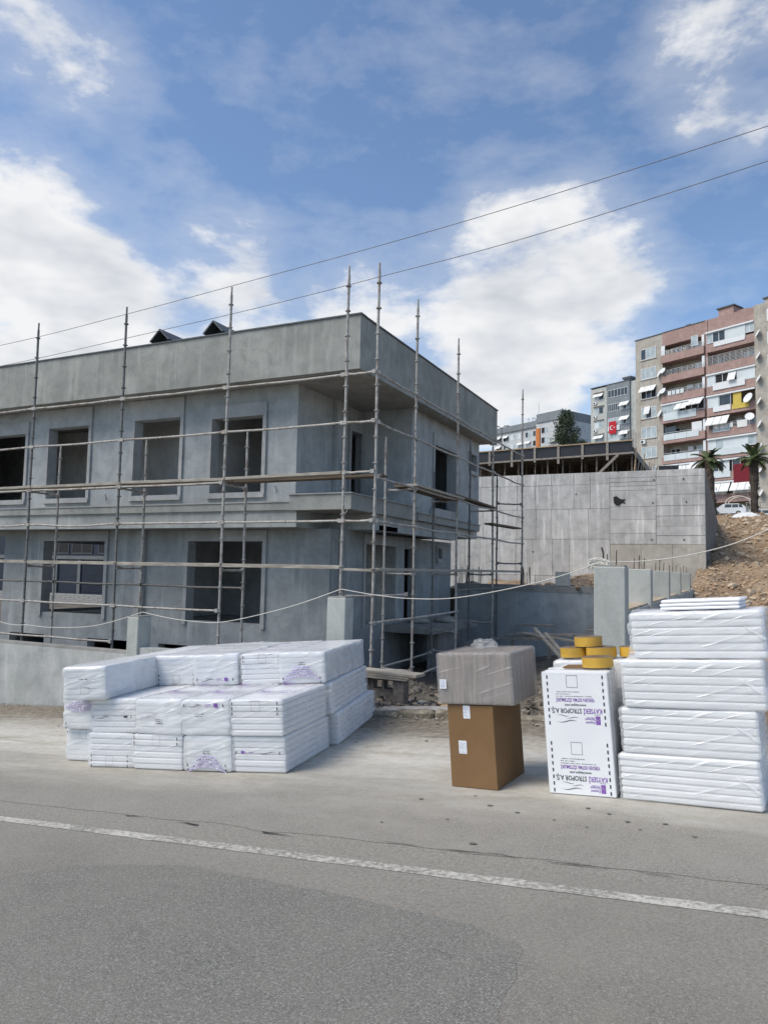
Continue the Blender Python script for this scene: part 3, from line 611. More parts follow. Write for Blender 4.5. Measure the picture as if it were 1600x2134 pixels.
sw = thing('side_wall', 'low plastered garden wall with evenly spaced square piers running back towards the hill', 'wall', (-1.57, 9.82, 0))
part('wall', M_PL, sw, (.03, .35, 0, 21, -1, 1.22)); part('rough_top', M_STONE, sw, (.06, .32, 0, 21, 1.221, 1.25))
for y in (12.67, 16.5, 20.3, 25.0):
    m = MB(); m.box(0, .38, y - 9.82, y - 9.82 + .30, -1, 1.80, ch=.01); q = m.build('pier', M_PI, sw)
    for k in range(3): MB().tube([(.1 + .08 * k, y - 9.7, 1.8), (.11 + .08 * k, y - 9.7, 1.98 + .05 * (k % 2))], .008, 5).build('rebar', M_REBAR, q)
for y in (11, 14.5, 18.5): MB().tube([(.2, y - 9.82, 1.2), (.22, y - 9.80, 1.42), (.19, y - 9.82, 1.5)], .008, 5).build('rebar', M_REBAR, sw)
bw = thing('rear_wall', 'long dark grey plastered wall behind the yard, stacked timber at its foot', 'wall', (-8.2, 22.75, 0))
part('wall', M_PL, bw, (0, 6.6, 0, .25, -1.4, 1.33)); part('pier', M_PI, bw, (3.28, 3.68, -.03, .24, 1.331, 1.76)); part('wet_band', M_SL, bw, (0, 6.6, -.012, -.002, 1.12, 1.328))
rb = random.Random(2)
for k in range(26):
    x = .1 + rb.uniform(0, .75) if k < 16 else 2.0 + rb.uniform(0, .5); MB().tube([(x, .1, 1.3), (x + rb.uniform(-.03, .03), .1, 1.3 + rb.uniform(.38, .62))], .010, 5).build('rebar', M_REBAR, bw)
def rope(pts, name, label):
    P = [at_y(px, py, y) for px, py, y in pts]; out = []
    for i in range(len(P) - 1):
        p0, p1, p2, p3 = P[max(i - 1, 0)], P[i], P[i + 1], P[min(i + 2, len(P) - 1)]
        for k in range(8):
            t = k / 8; out.append(.5 * ((2 * p1) + (p2 - p0) * t + (2 * p0 - 5 * p1 + 4 * p2 - p3) * t * t + (3 * p1 - p0 - 3 * p2 + p3) * t ** 3))
    out.append(P[-1]); return tag(MB().tube(out, .0065, 6).build(name, M_ROPE), label, 'rope', 'rope strung between the piers')
rope([(-160, 1240, 9.6), (0, 1296, 9.6), (60, 1303, 9.6), (110, 1308, 9.6), (200, 1304, 9.6), (298, 1276, 9.62)], 'rope', 'white rope sagging from the leftmost pier out of the picture')
rope([(298, 1276, 9.62), (345, 1287, 9.6), (400, 1295, 9.6), (470, 1296, 9.6), (600, 1266, 9.6), (711, 1228, 9.6)], 'rope', 'white rope sagging between the left pier and the pier behind the bundles')
rope([(711, 1228, 9.6), (780, 1240, 9.6), (860, 1248, 9.6), (960, 1245, 9.6), (1120, 1214, 9.62), (1255, 1172, 9.65)], 'rope', 'white rope hanging in front of the side scaffolding up to the rope coil')
rope([(1255, 1170, 9.65), (1330, 1170, 9.65), (1420, 1160, 9.65), (1520, 1136, 9.65), (1600, 1104, 9.65), (1720, 1050, 9.65)], 'rope', 'white rope rising from the coil across the brown hillside')
cc = at_y(1254, 1176, 9.66); m = MB(); pts = []
for i in range(110):
    a = i * .33; rr = 1 + .25 * math.sin(i * .71); pts.append(cc + Vector((.115 * rr * math.cos(a) - .02, .03 * math.sin(i * .4) - .05, .05 * rr * math.sin(a) + .03 * math.sin(i * .17) - .01)))
m.tube(pts, .009, 5); tag(m.build('rope_coil', M_ROPE), 'tangled coil of white rope on top of the wide pier', 'rope')
m = MB(); a0 = at_y(1257, 1180, 9.68); m.tube([a0, a0 + Vector((0, 0, .16)), a0 + Vector((-.02, 0, .24))], .012, 6); tag(m.build('rebar_stub', M_REBAR), 'dark bent steel bar sticking out of the wide pier top', 'rebar')

# overhead wires
def wire(pts, label):
    P = [at_y(px, py, y) for px, py, y in pts]; out = []
    for i in range(len(P) - 1):
        p0, p1, p2, p3 = P[max(i - 1, 0)], P[i], P[i + 1], P[min(i + 2, len(P) - 1)]
        for k in range(10):
            t = k / 10; out.append(.5 * ((2 * p1) + (p2 - p0) * t + (2 * p0 - 5 * p1 + 4 * p2 - p3) * t * t + (3 * p1 - p0 - 3 * p2 + p3) * t ** 3))
    out.append(P[-1]); tag(MB().tube(out, .0065, 5).build('overhead_wire', M_STEELD), label, 'wire', 'overhead wires')
wire([(-400, 800, 11.6), (0, 720, 11.6), (262, 655, 11.6), (530, 583, 11.6), (800, 509, 11.6), (1100, 421, 11.6), (1600, 262, 11.6), (2000, 125, 11.6)], 'thin dark overhead wire, the upper one of the two')
wire([(-400, 838, 11.9), (0, 763, 11.9), (262, 705, 11.9), (530, 643, 11.9), (790, 577, 11.9), (1100, 494, 11.9), (1600, 335, 11.9), (2000, 200, 11.9)], 'thin dark overhead wire, the lower one of the two')

# ------------------------------------------------------------------ printing
_txt = {}
def text_tris(s):
    if s in _txt: return _txt[s]
    cu = bpy.data.curves.new('t', 'FONT'); cu.body = s; cu.size = 1.0; cu.resolution_u = 2; cu.offset = .018
    ob = bpy.data.objects.new('t', cu); COL.objects.link(ob); bpy.context.view_layer.update()
    me = ob.evaluated_get(bpy.context.evaluated_depsgraph_get()).to_mesh()
    vs = [tuple(v.co[:2]) for v in me.vertices]; fs = [tuple(p.vertices) for p in me.polygons]
    w = max(v[0] for v in vs) if vs else 1
    bpy.data.objects.remove(ob); bpy.data.curves.remove(cu); _txt[s] = (vs, fs, w); return _txt[s]
class Print:
    """flat print laid on a face: fn(u, v) gives the 3-D point"""
    def __init__(s, fn): s.fn = fn; s.k = MB(); s.p = MB(); s.l = MB()
    def rect(s, u0, v0, u1, v1, m='k'):
        nu = max(1, int(abs(u1 - u0) / .04)); nv = max(1, int(abs(v1 - v0) / .04)); B = getattr(s, m)
        for i in range(nu):
            for j in range(nv):
                a, b = u0 + (u1 - u0) * i / nu, u0 + (u1 - u0) * (i + 1) / nu; c, d = v0 + (v1 - v0) * j / nv, v0 + (v1 - v0) * (j + 1) / nv
                B.quad(s.fn(a, c), s.fn(b, c), s.fn(b, d), s.fn(a, d))
    def frame(s, u0, v0, u1, v1, w=.0025, m='k'):
        s.rect(u0, v0, u1, v0 + w, m); s.rect(u0, v1 - w, u1, v1, m); s.rect(u0, v0 + w, u0 + w, v1 - w, m); s.rect(u1 - w, v0 + w, u1, v1 - w, m)
    def text(s, t, u, v, h, m='k', width=None):
        vs, fs, w = text_tris(t); kx = h if width is None else width / w
        getattr(s, m).add([s.fn(u + x * kx, v + y * h) for x, y in vs], fs)
    def wave(s, u0, v0, L, amp, wd, ph=0.0, m='k'):
        n = 14; pts = []
        for i in range(n + 1):
            f_ = i / n; pts.append((u0 + L * f_, v0 + amp * math.sin(f_ * 5.6 + ph), wd * (.25 + math.sin(math.pi * min(1, f_ * 1.1)) * .9)))
        for (a, b, w1), (c, d, w2) in zip(pts, pts[1:]): getattr(s, m).quad(s.fn(a, b - w1), s.fn(c, d - w2), s.fn(c, d + w2), s.fn(a, b + w1))
    def scrawl(s, u0, u1, v, h, rnd, m='k', dens=.7):
        u = u0
        while u < u1:
            w = rnd.uniform(.3, 1.0) * h
            if rnd.random() < dens: s.rect(u, v, min(u + w, u1), v + h * rnd.uniform(.5, 1), m)
            u += w + h * .35
    def done(s, parent):
        for B, mt, nm in ((s.l, M_PALEP, 'tinted_print'), (s.p, M_PURP, 'purple_print'), (s.k, M_BLACK, 'black_print')):
            if B.v: B.build(nm, mt, parent)
def full_label(P, ox, oy, flip, rnd, k=1.0):
    """the maker's label: dashes at both sides, logo, wave lines, three lines of lettering, address, square; .52 x .46"""
    f0 = P.fn
    P.fn = (lambda u, v: f0(ox + (.52 - u) * k, oy + (.46 - v) * k * 1.1)) if flip else (lambda u, v: f0(ox + u * k, oy + v * k))
    for i in range(8):
        v = .10 + i * .0485
        for u in (.028, .478): P.rect(u, v, u + .0115, v + .026)
    P.rect(.072, .395, .108, .456, 'p'); P.text('Kayseri', .113, .434, .026, 'p'); P.text('Stropor', .113, .410, .026, 'p'); P.scrawl(.115, .185, .402, .006, rnd, 'p', .8)
    P.text('Ps', .077, .412, .03, 'l'); P.rect(.068, .384, .118, .3865)
    P.wave(.26, .437, .16, .008, .0026, 3.4); P.wave(.245, .410, .10, .005, .0018, 3.2); P.wave(.32, .395, .10, .005, .0018, .4)
    P.text('KAYSERİ', .052, .343, .050, 'p', .150); P.text('STROPOR A.Ş.', .216, .343, .050, 'k', .252)
    P.text('www.kayper.com', .175, .311, .026, 'k', .175); P.text('YERDEN ISITMA SİSTEMLERİ', .105, .268, .036, 'p', .315)
    for j, (a, b) in enumerate(((.13, .42), (.30, .42), (.225, .41))): P.scrawl(a, b, .252 - j * .0165, .0065, rnd, 'k', .85)
    P.frame(.235, .10, .325, .19)
    P.fn = f0

# ------------------------------------------------------------------ foam panel bundles
def ridged(p, f_): return 1 - abs(mnoise.noise(p * f_)) * 2
def film(w, d, h, n, seed, parent, mat, amp=.010, rib=.006, rad=.034, faces='fblrt', div=.045, name='plastic_wrap'):
    """stretched film round a stack: dips between the sheets, pulls into folds"""
    off = Vector((seed * 3.7, seed * 1.3, seed * 2.9)); hx, hy = w / 2 + .010, d / 2 + .006; z1 = h + .005
    def disp(x, y, z):
        q = Vector((max(-hx + rad, min(hx - rad, x)), max(-hy + rad, min(hy - rad, y)), max(rad, min(z1 - rad, z)))); p = Vector((x, y, z)); dv = p - q
        nrm = dv.normalized() if dv.length > 1e-6 else Vector((0, 0, 1)); p = q + nrm * rad
        sidew = 1 - abs(nrm.z)
        k = -rib * (.5 + .5 * math.cos(2 * math.pi * z * n / h)) * sidew
        e = p + off; dg = Vector((e.x + .5 * e.z, e.y + .4 * e.z, e.z * 2.0 - .6 * e.x))
        k += amp * (.62 + .8 * abs(nrm.x)) * (max(0, ridged(dg, 1.8) - .8) * 2.5 + .8 * mnoise.noise(e * 2.0))
        return p + nrm * max(k, -.007)
    m = MB()
    def face(fn, nu, nv, L1, L2):
        vs = [disp(*fn(i / nu, j / nv)) for i in range(nu + 1) for j in range(nv + 1)]
        m.add(vs, [(i * (nv + 1) + j, (i + 1) * (nv + 1) + j, (i + 1) * (nv + 1) + j + 1, i * (nv + 1) + j + 1) for i in range(nu) for j in range(nv)], True)
    N = lambda L: max(4, int(L / div)); Nz = max(8, int(h / (div * .7)))
    if 'f' in faces: face(lambda u, v: (-hx + 2 * hx * u, -hy, z1 * v), N(w), Nz, w, h)
    if 'b' in faces: face(lambda u, v: (hx - 2 * hx * u, hy, z1 * v), N(w), Nz, w, h)
    if 'r' in faces: face(lambda u, v: (hx, -hy + 2 * hy * u, z1 * v), N(d), Nz, d, h)
    if 'l' in faces: face(lambda u, v: (-hx, hy - 2 * hy * u, z1 * v), N(d), Nz, d, h)
    if 't' in faces: face(lambda u, v: (-hx + 2 * hx * u, -hy + 2 * hy * v, z1), N(w), N(d), w, d)
    m.build(name, mat, parent)
def stack_sheets(parent, w, d, h, n, rnd, jit=.006, axis='z', mat=None):
    th = h / n
    base = MB(); base.obox((0, 0, 0), (w - .026, d - .026, th - .004), None, .012); me = base.mesh('sheet'); me.materials.append(mat or M_FOAM)
    for i in range(n):
        o = bpy.data.objects.new('sheet', me); jj = min(jit, .006); o.location = (rnd.uniform(-jj, jj), rnd.uniform(-jj, jj), th * (i + .5)); o.rotation_euler = (0, 0, rnd.uniform(-.006, .006)); link(o, parent)
GB = 'white foam panel bundles'
def bundle(label, a, b, c, w, d, h, yaw, seed, n=6, prints=None, jit=.008, amp=.010, rib=.009):
    """a, b: middle of the front face on the ground plane"""
    rnd = random.Random(seed); ya = R_(yaw); ca, cb = a - math.sin(ya) * d / 2, b + math.cos(ya) * d / 2
    t_ = thing('foam_bundle', label, 'foam bundle', mat4=gmat(ca, cb, c, yaw + rnd.uniform(-1.6, 1.6)) @ Matrix.Rotation(rnd.uniform(-.008, .008), 4, 'Y'), group=GB)
    tight = seed in (1, 4, 6, 8, 9, 11, 13, 14, 16, 42); loose = seed > 30 and seed < 40
    stack_sheets(t_, w, d, h, n, rnd, jit); film(w, d, h, n, seed, t_, M_FILMT if tight else (M_FILML if loose else M_FILM), amp * (2.0 if tight or loose else 1.0), rib * (.4 if tight else 1), div=.032 if tight or loose else .045)
    if prints:
        P = Print(lambda u, v: (u - w / 2, -d / 2 - .020, v)); T = Print(lambda u, v: (u - w / 2, -d / 2 + v, h + .016))
        prints(P, T, w, h, d, rnd); P.done(t_); T.done(t_)
    return t_
def pr_square(top=True, dashes=2):
    def f_(P, T, w, h, d, rnd):
        z = h - .09
        for i in range(dashes):
            for u in (.045, w - .055): P.rect(u, h - .05 - .05 * i, u + .011, h - .02 - .05 * i)
        P.frame(w * .44, z - .02, w * .44 + .095, h - .006)
        if top:
            P.scrawl(w * .35, w * .8, h - .02, .008, rnd)
            pr_top(P, T, w, h, d, rnd)
    return f_
def pr_top(P, T, w, h, d, rnd):
    L = d - .06
    for u in (.045, w - .055):
        v = .03
        while v < L: T.rect(u, v, u + .010, v + .028); v += .052
    k = (w - .02) / .52; oy = .10
    while oy + .46 * k < d - .02: full_label(T, .01, oy, False, rnd, k); oy += .52 * k
def pr_low(P, T, w, h, d, rnd):
    for i in range(3):
        for u in (.06, w - .07): P.rect(u, .012 + .05 * i, u + .011, .040 + .05 * i)
    P.frame(w * .42, .03, w * .42 + .095, .125); P.scrawl(w * .3, w * .72, .018, .008, rnd)
def pr_wave(z, logo, flip=False):
    def f_(P, T, w, h, d, rnd):
        for u in (.05, w - .06): P.rect(u, z - .014, u + .011, z + .014)
        P.wave(.10, z - .005, .18, .010, .003, 3.4); P.wave(.16, z + .012, .1, .004, .0018, .5)
        if logo: P.rect(w - .16, z - .018, w - .115, z + .022, 'p'); P.text('Kayseri', w - .26, z + .002, .022, 'p'); P.scrawl(w - .26, w - .17, z - .014, .009, rnd, 'p', .85)
        else: P.rect(w * .55, z + .006, w * .78, z + .009); P.rect(w - .15, z - .008, w - .10, z + .014)
    return f_
def pr_wave_l(z):
    def f_(P, T, w, h, d, rnd):
        for u in (.05, w - .06): P.rect(u, z - .014, u + .011, z + .014)
        P.rect(.11, z - .012, .145, z + .016, 'p'); P.scrawl(.15, .24, z - .004, .014, rnd, 'p', .9); P.wave(w * .52, z, .19, .010, .003, 3.4); P.wave(w * .56, z - .016, .08, .004, .0016, .5)
    return f_
def pr_arc(z, up=True, wide=.42):
    def f_(P, T, w, h, d, rnd):
        P_f = P.fn; cx_ = w / 2
        def bend(u, v): x = u - cx_; return P_f(u, v + (-1 if up else 1) * x * x * 1.1)
        for j in range(5):
            ww = wide * (.45 + .14 * j); P.fn = bend
            P.rect(cx_ - ww / 2 - .01, z - .024 * j - .004, cx_ + ww / 2 + .01, z - .024 * j + .013, 'l'); P.fn = lambda u, v: tuple(Vector(bend(u, v)) + Vector((0, -.0015, 0)))
            P.scrawl(cx_ - ww / 2, cx_ + ww / 2, z - .024 * j, .010, rnd, 'p' if j % 2 == 0 else 'k', .75)
        P.fn = P_f
        P.scrawl(cx_ - .04, cx_ + .05, z + .03, .014, rnd, 'k', .9); P.scrawl(cx_ - .03, cx_ + .04, z + .052, .010, rnd, 'k', .9)
        for u in (.05, w - .06): P.rect(u, .01, u + .011, .034); P.rect(u - .004, .055, u + .007, .080)
    return f_
def pr_code(z, x=.5):
    def f_(P, T, w, h, d, rnd):
        for j in range(3): P.scrawl(w * x - .045, w * x + .045, z - .018 * j, .012, rnd, 'k', .9)
        P.frame(w * .3, z + .03, w * .3 + .09, z + .075, .002); P.scrawl(w * .14, w * .55, z + .02, .007, rnd, 'p', .7)
        pr_top(P, T, w, h, d, rnd)
    return f_
def pr_wavecode(P, T, w, h, d, rnd):
    pr_wave(h - .055, True)(P, T, w, h, d, rnd); P.scrawl(w * .33, w * .5, h - .145, .012, rnd, 'k', .9); P.scrawl(w * .34, w * .47, h - .165, .012, rnd, 'k', .8); pr_top(P, T, w, h, d, rnd)
def pr_hatch(P, T, w, h, d, rnd):
    P.scrawl(w * .4, w * .62, h * .62, .014, rnd, 'k', .9); P.frame(w * .45, .07, w * .45 + .1, .14, .002); P.wave(w * .5, .13, .16, .008, .002, 1)
HB = .357
row = 'bottom row of the long pile'
bundle('white foam bundle at the left end of the bottom row of the long pile', -6.58, 6.14, 0, .50, 1.2, HB, 6, 1, prints=pr_square(False, 1))
bundle('white foam bundle, second from left in the bottom row, small square near the ground', -6.03, 5.97, 0, .58, 1.2, HB, 7, 2, prints=pr_low)
bundle('white foam bundle, middle of the bottom row, small square at its upper edge', -5.40, 6.01, 0, .63, 1.2, HB, 6, 3, prints=pr_square(False, 2))
bundle('white foam bundle, fourth from left in the bottom row, purple arched lettering', -4.80, 6.08, 0, .55, 1.2, HB, 7, 4, n=5, prints=pr_arc(.15), rib=.003)
bundle('white foam bundle at the right end of the bottom row with a thin logo strip', -4.25, 6.16, 0, .58, 1.2, HB, 8.5, 5, prints=pr_wave_l(.20))
bundle('white foam bundle at the left end of the middle row, purple lettering', -6.56, 6.08, HB, .50, 1.2, HB, 6, 6, n=5, prints=pr_arc(.30, False, .40), rib=.003)
bundle('white foam bundle, second from left in the middle row, thin black wave line', -5.98, 5.99, HB, .60, 1.2, HB, 7, 7, prints=pr_wave(.17, False))
bundle('white foam bundle, third from left in the middle row, black code block', -5.38, 6.01, HB, .57, 1.2, HB, 6, 8, n=5, prints=pr_code(.15, .55), rib=.003, amp=.016)
bundle('white foam bundle, fourth from left in the middle row, purple logo at its upper edge', -4.82, 6.06, HB, .56, 1.2, HB, 7, 9, n=5, prints=pr_wavecode, rib=.003, amp=.014)
bundle('white foam bundle at the right end of the middle row, dashes beside a square', -4.25, 6.13, HB, .59, 1.2, HB, 8.5, 10, prints=pr_square(True, 3))
bundle('white foam bundle on top at the left end, turned with its long side showing', -6.25, 5.84, 2 * HB, .50, 1.22, HB, 15, 11, n=6, prints=pr_hatch, amp=.014)
bundle('plain white foam bundle on top, behind the turned one at the left end', -6.60, 7.02, 2 * HB, .56, 2.0, HB * .95, 15, 12)
bundle('white foam bundle in the top row with a square and dashes low on its end', -6.02, 7.05, 2 * HB, .58, 2.05, HB, 15, 13, prints=pr_low)
bundle('white foam bundle in the top row with a purple logo in crumpled film', -5.47, 7.10, 2 * HB, .56, 2.05, HB, 15, 14, n=5, prints=pr_wave(.07, True), rib=.003, amp=.016)
bundle('white foam bundle in the top row with a fully printed top side', -4.95, 7.22, 2 * HB, .53, 2.05, HB, 15, 15, prints=pr_square(True, 2))
bundle('white foam bundle at the right end of the top row with arched purple lettering', -4.41, 7.30, 2 * HB, .55, 2.05, HB, 15, 16, n=6, prints=pr_arc(.19), rib=.004)
bundle('white foam bundle at the right rear corner of the pile, second from the ground', -4.40, 7.36, HB, .58, 2.0, HB, 15, 17)
bundle('white foam bundle lying on the ground at the right rear corner of the pile', -4.37, 7.46, 0, .60, 2.0, HB, 15, 18)
for k in (1, 2, 3, 4):
    for j in (0, 1): bundle('white foam bundle hidden in the rear row inside the long pile', -4.39 - .585 * k, 7.42 - .05 * k + (.06 if k > 1 else 0), HB * j, .56, 1.95, HB, 15, 20 + 2 * k + j, n=5)
# the tall stack at the right
bundle('white foam bundle at the bottom of the tall right-hand stack', -.305, 6.10, 0, 1.02, .62, .355, -5.5, 31, n=7, rib=.010, amp=.012, jit=.010)
bundle('white foam bundle, second from the ground in the tall right-hand stack', -.280, 6.11, .357, 1.00, .62, .352, -5, 32, n=6, rib=.012, amp=.012, jit=.012)
bundle('white foam bundle, third from the ground in the tall right-hand stack', -.235, 6.10, .711, 1.03, .62, .37, -5, 33, n=6, rib=.009, amp=.014, jit=.008, prints=lambda P, T, w, h, d, rnd: full_label(T, .25, .03, False, rnd, 1))
bundle('white foam bundle on top of the tall right-hand stack, three loose sheets above it', -.170, 6.14, 1.085, .97, .60, .36, -5, 34, n=6, rib=.010, amp=.016, jit=.012, prints=lambda P, T, w, h, d, rnd: (T.scrawl(.15, .4, .06, .02, rnd), T.scrawl(.5, .9, .05, .03, rnd), T.scrawl(.55, .9, .10, .03, rnd, 'p')))
t_ = thing('loose_foam_sheets', 'short pile of loose printed foam sheets on top of the tall stack', 'foam sheets', mat4=gmat(-.10, 6.52, 1.452, -8))
stack_sheets(t_, .62, .42, .084, 3, random.Random(4), .02); P = Print(lambda u, v: (u - .27, -.19 + v, .086)); P.scrawl(.02, .5, .05, .02, random.Random(3)); P.scrawl(.05, .5, .12, .02, random.Random(3), 'p'); P.done(t_)
# printed bundle standing on its end, label upside down
rnd = random.Random(40)
ku = thing('printed_foam_bundle', 'white foam bundle standing upright, its maker lettering printed upside down', 'foam bundle', mat4=gmat(-1.115, 6.18 + .19, 0, -1.5), group=GB)
base = MB(); base.obox((0, 0, .49), (.535, .046, .975), None, .006); me = base.mesh('sheet'); me.materials.append(M_FOAM)
for i in range(8):
    o = bpy.data.objects.new('sheet', me); o.location = (rnd.uniform(-.006, .006) * (i > 0), -.165 + i * .048, rnd.uniform(-.004, .010) * (i > 0)); link(o, ku)
P = Print(lambda u, v: (u - .2675, -.1895, v)); full_label(P, .008, .560, True, rnd, 1.0); full_label(P, .008, .024, True, rnd, 1.0); P.done(ku)
film(.545, .40, .985, 5, 41, ku, M_FILM, .008, .002, faces='rltb')
kb = bundle('plain white foam bundle standing behind the upside-down lettering, tape rolls on top', -.98, 6.66, 0, .82, .48, 1.03, -3, 42, n=2, rib=.0, amp=.012)
t_ = thing('cardboard_strip', 'flat brown cardboard piece lying on the upright lettered bundle', 'cardboard', mat4=gmat(-1.06, 6.46, .992, -4)); part('strip', M_CARD, t_, (-.18, .17, -.09, .09, 0, .012))
def tape(label, a, b, c, r=.135, h=.092, seed=0):
    t_ = thing('tape_roll', label, 'tape roll', mat4=gmat(a, b, c, seed * 40), group='amber tape rolls')
    n = 28; m = MB(); ci = [(math.cos(2 * math.pi * i / n), math.sin(2 * math.pi * i / n)) for i in range(n)]
    m.add([(r * x, r * y, z) for z in (.003, h - .003) for x, y in ci], [(i, (i + 1) % n, n + (i + 1) % n, n + i) for i in range(n)], True); m.build('tape', M_TAPE, t_)
    m = MB(); ri = .042
    for z, fl in ((h, 0), (0, 1)):
        m.add([(rr * x, rr * y, z + (-.003 if rr == r else 0) * (1 - 2 * fl)) for rr in (r, r - .004, ri) for x, y in ci], [f_ if not fl else tuple(reversed(f_)) for k in (0, 1) for f_ in [(k * n + i, k * n + (i + 1) % n, (k + 1) * n + (i + 1) % n, (k + 1) * n + i) for i in range(n)]])
    m.build('side', M_TAPEI, t_)
    m = MB(); m.add([(rr * x, rr * y, z) for rr, z in ((ri, 0), (ri, h + .001), (ri - .005, h + .001), (ri - .005, 0)) for x, y in ci], [(k * n + i, k * n + (i + 1) % n, (k + 1) * n + (i + 1) % n, (k + 1) * n + i) for k in range(3) for i in range(n)], True); m.build('core', M_CARD, t_)
tape('amber tape roll alone in front on the upright lettered bundle', -.955, 6.40, 1.0, .128, .088, 1)
tape('amber tape roll at the left end of the row on the rear bundle', -1.235, 6.83, 1.045, .118, .088, 2)
tape('amber tape roll in the middle of the row on the rear bundle', -.985, 6.80, 1.045, .132, .09, 3)
tape('amber tape roll at the right end of the row beside the tall stack', -.715, 6.86, 1.045, .12, .088, 4)
tape('amber tape roll lying on top of the row of rolls', -1.10, 6.85, 1.137, .122, .088, 5)

# ------------------------------------------------------------------ cartons
ct = thing('cardboard_carton', 'plain brown cardboard carton standing on the pavement under the wrapped box', 'carton', mat4=gmat(-2.0, 6.50, 0, -5))
m = MB(); m.box(-.215, .215, -.33, .33, 0, .70, ch=.006); m.build('box', M_CARD, ct)
M_LAB = simple('label_paper', (.78, .80, .82), .6, 0, .05); M_LABI = simple('label_ink', (.12, .16, .42), .7, 0, .3)
def sticker(par, x0, x1, z0, z1, y, rnd):
    m = MB(); m.quad((x0, y, z0), (x1, y, z0), (x1, y, z1), (x0, y, z1)); s_ = m.build('label', M_LAB, par); P = Print(lambda u, v: (u, y - .001, v))
    for j in range(7): P.scrawl(x0 + .006, x1 - .008, z0 + (z1 - z0) * (.1 + .115 * j), (z1 - z0) * .05, rnd, 'k', .55)
    P.k.build('label_print', M_LABI, par)
sticker(ct, -.065, .0, .585, .695, -.3315, rnd); sticker(ct, -.125, -.05, .285, .395, -.3315, rnd)
part('tape_strip', M_CARDD, ct, (-.218, -.2165, -.03, .03, .2, .699))
wc = thing('wrapped_box', 'carton wrapped in hazy stretch film resting on the brown cardboard carton', 'carton', mat4=gmat(-1.945, 6.13 + .34, .703, -3))
m = MB(); m.box(-.335, .335, -.325, .325, .004, .44, ch=.012); m.build('box', M_CARDD, wc)
film(.69, .67, .448, 3, 51, wc, M_FILMC, .006, .0, div=.03, rad=.025)
m = MB(); m.quad((-.32, -.352, .14), (-.255, -.352, .14), (-.255, -.352, .22), (-.32, -.352, .22)); m.build('label', M_LAB, wc)
P = Print(lambda u, v: (u, -.3535, v)); [P.scrawl(-.315, -.262, .15 + .011 * j, .005, rnd, 'k', .6) for j in range(6)]; P.k.build('label_print', M_LABI, wc)
m = MB(); m.add([(0, 0, 0)], []); cf = MB(); rr = random.Random(9)
N1, N2 = 18, 10
vs = []
for i in range(N1):
    for j in range(N2):
        a = 2 * math.pi * i / N1; e = math.pi * .5 * j / (N2 - 1); p = Vector((math.cos(a) * math.cos(e) * .13, math.sin(a) * math.cos(e) * .09, math.sin(e) * .085)); p *= 1 + .45 * mnoise.noise(p * 22 + Vector((3, 1, 2))); vs.append(p + Vector((-.05, .10, .452)))
cf.add(vs, [(i * N2 + j, ((i + 1) % N1) * N2 + j, ((i + 1) % N1) * N2 + j + 1, i * N2 + j + 1) for i in range(N1) for j in range(N2 - 1)]); cf.build('crumpled_film', M_FILMC, wc)

# ------------------------------------------------------------------ yard clutter
def block_mesh(L=.39, Hh=.19, D=.19):
    m = MB(); m.wall(-L / 2, L / 2, 0, Hh, [(-L / 2 + .035, -.018, .03, Hh - .03), (.018, L / 2 - .035, .03, Hh - .03)], lambda u, w, z: (u, w - D / 2, z), D); me = m.mesh('block'); me.materials.append(M_BLOCK); return me
BM = block_mesh(); BMA = MB(); BMA.wall(-.195, .195, 0, .19, [(-.06, .03, 0, .11)], lambda u, w, z: (u, w - .095, z), .19); BMA = BMA.mesh('block'); BMA.materials.append(M_BLOCK); BMS = MB(); BMS.obox((0, 0, .095), (.39, .19, .19), None, .008); BMS = BMS.mesh('block'); BMS.materials.append(M_BLOCK)
def block(label, loc, rot=(0, 0, 0), me=BM):
    o = bpy.data.objects.new('concrete_block', me); link(o); o.location = loc; o.rotation_euler = rot; tag(o, label, 'block', 'concrete blocks under the boards')
ZS = -.34
block('dark concrete block standing on end at the right edge of the board pile', (-4.52, 10.36, ZS + .195), (0, R_(90), R_(4)), BMS) if False else block('dark concrete block standing on end at the right edge of the board pile', (-4.49, 10.36, ZS + .2), (0, R_(-90), 0), BMS)
block('dark concrete block with an arched notch at the bottom of the board pile', (-4.86, 10.40, ZS), (0, 0, R_(3)), BMA)
block('dark concrete block at the left of the pile beside the white bundles', (-5.30, 10.44, ZS), (0, 0, R_(-4)), BMS)
block('dark hollow concrete block, upper layer directly beneath the boards', (-4.88, 10.42, ZS + .192), (0, 0, R_(6)), BM)
block('dark concrete block, upper layer beside the white bundles', (-5.28, 10.46, ZS + .192), (0, 0, R_(-3)), BMS)
def board(label, p, q, w=.2, h=.04, mat=None, up=(0, 0, 1), name='timber_board', group='loose timber in the yard'):
    p = Vector(p); q = Vector(q); m = MB(); m.bar(Vector((0, 0, 0)), q - p, w, h, up, .004); o = m.build(name, mat or M_TIMBG); o.location = p; tag(o, label, 'board', group)
board('weathered board lying on top of the concrete blocks, uppermost', (-5.9, 10.48, ZS + .475), (-4.25, 10.33, ZS + .47), .30, .045, M_PLANK)
board('weathered board on the concrete blocks, second from the top', (-5.8, 10.44, ZS + .432), (-4.38, 10.36, ZS + .428), .32, .03, M_TIMBG)
board('weathered board on the concrete blocks, lowest of the three', (-5.85, 10.42, ZS + .400), (-4.42, 10.36, ZS + .398), .30, .028, M_PLANK)
board('thick grey beam sloping down beside the concrete blocks', (-4.55, 12.4, -.15), (-4.05, 10.95, -.42), .16, .12, M_TIMBG)
board('second grey beam sloping down towards the carton', (-4.1, 12.5, -.2), (-3.9, 11.0, -.45), .14, .10, M_TIMBG)
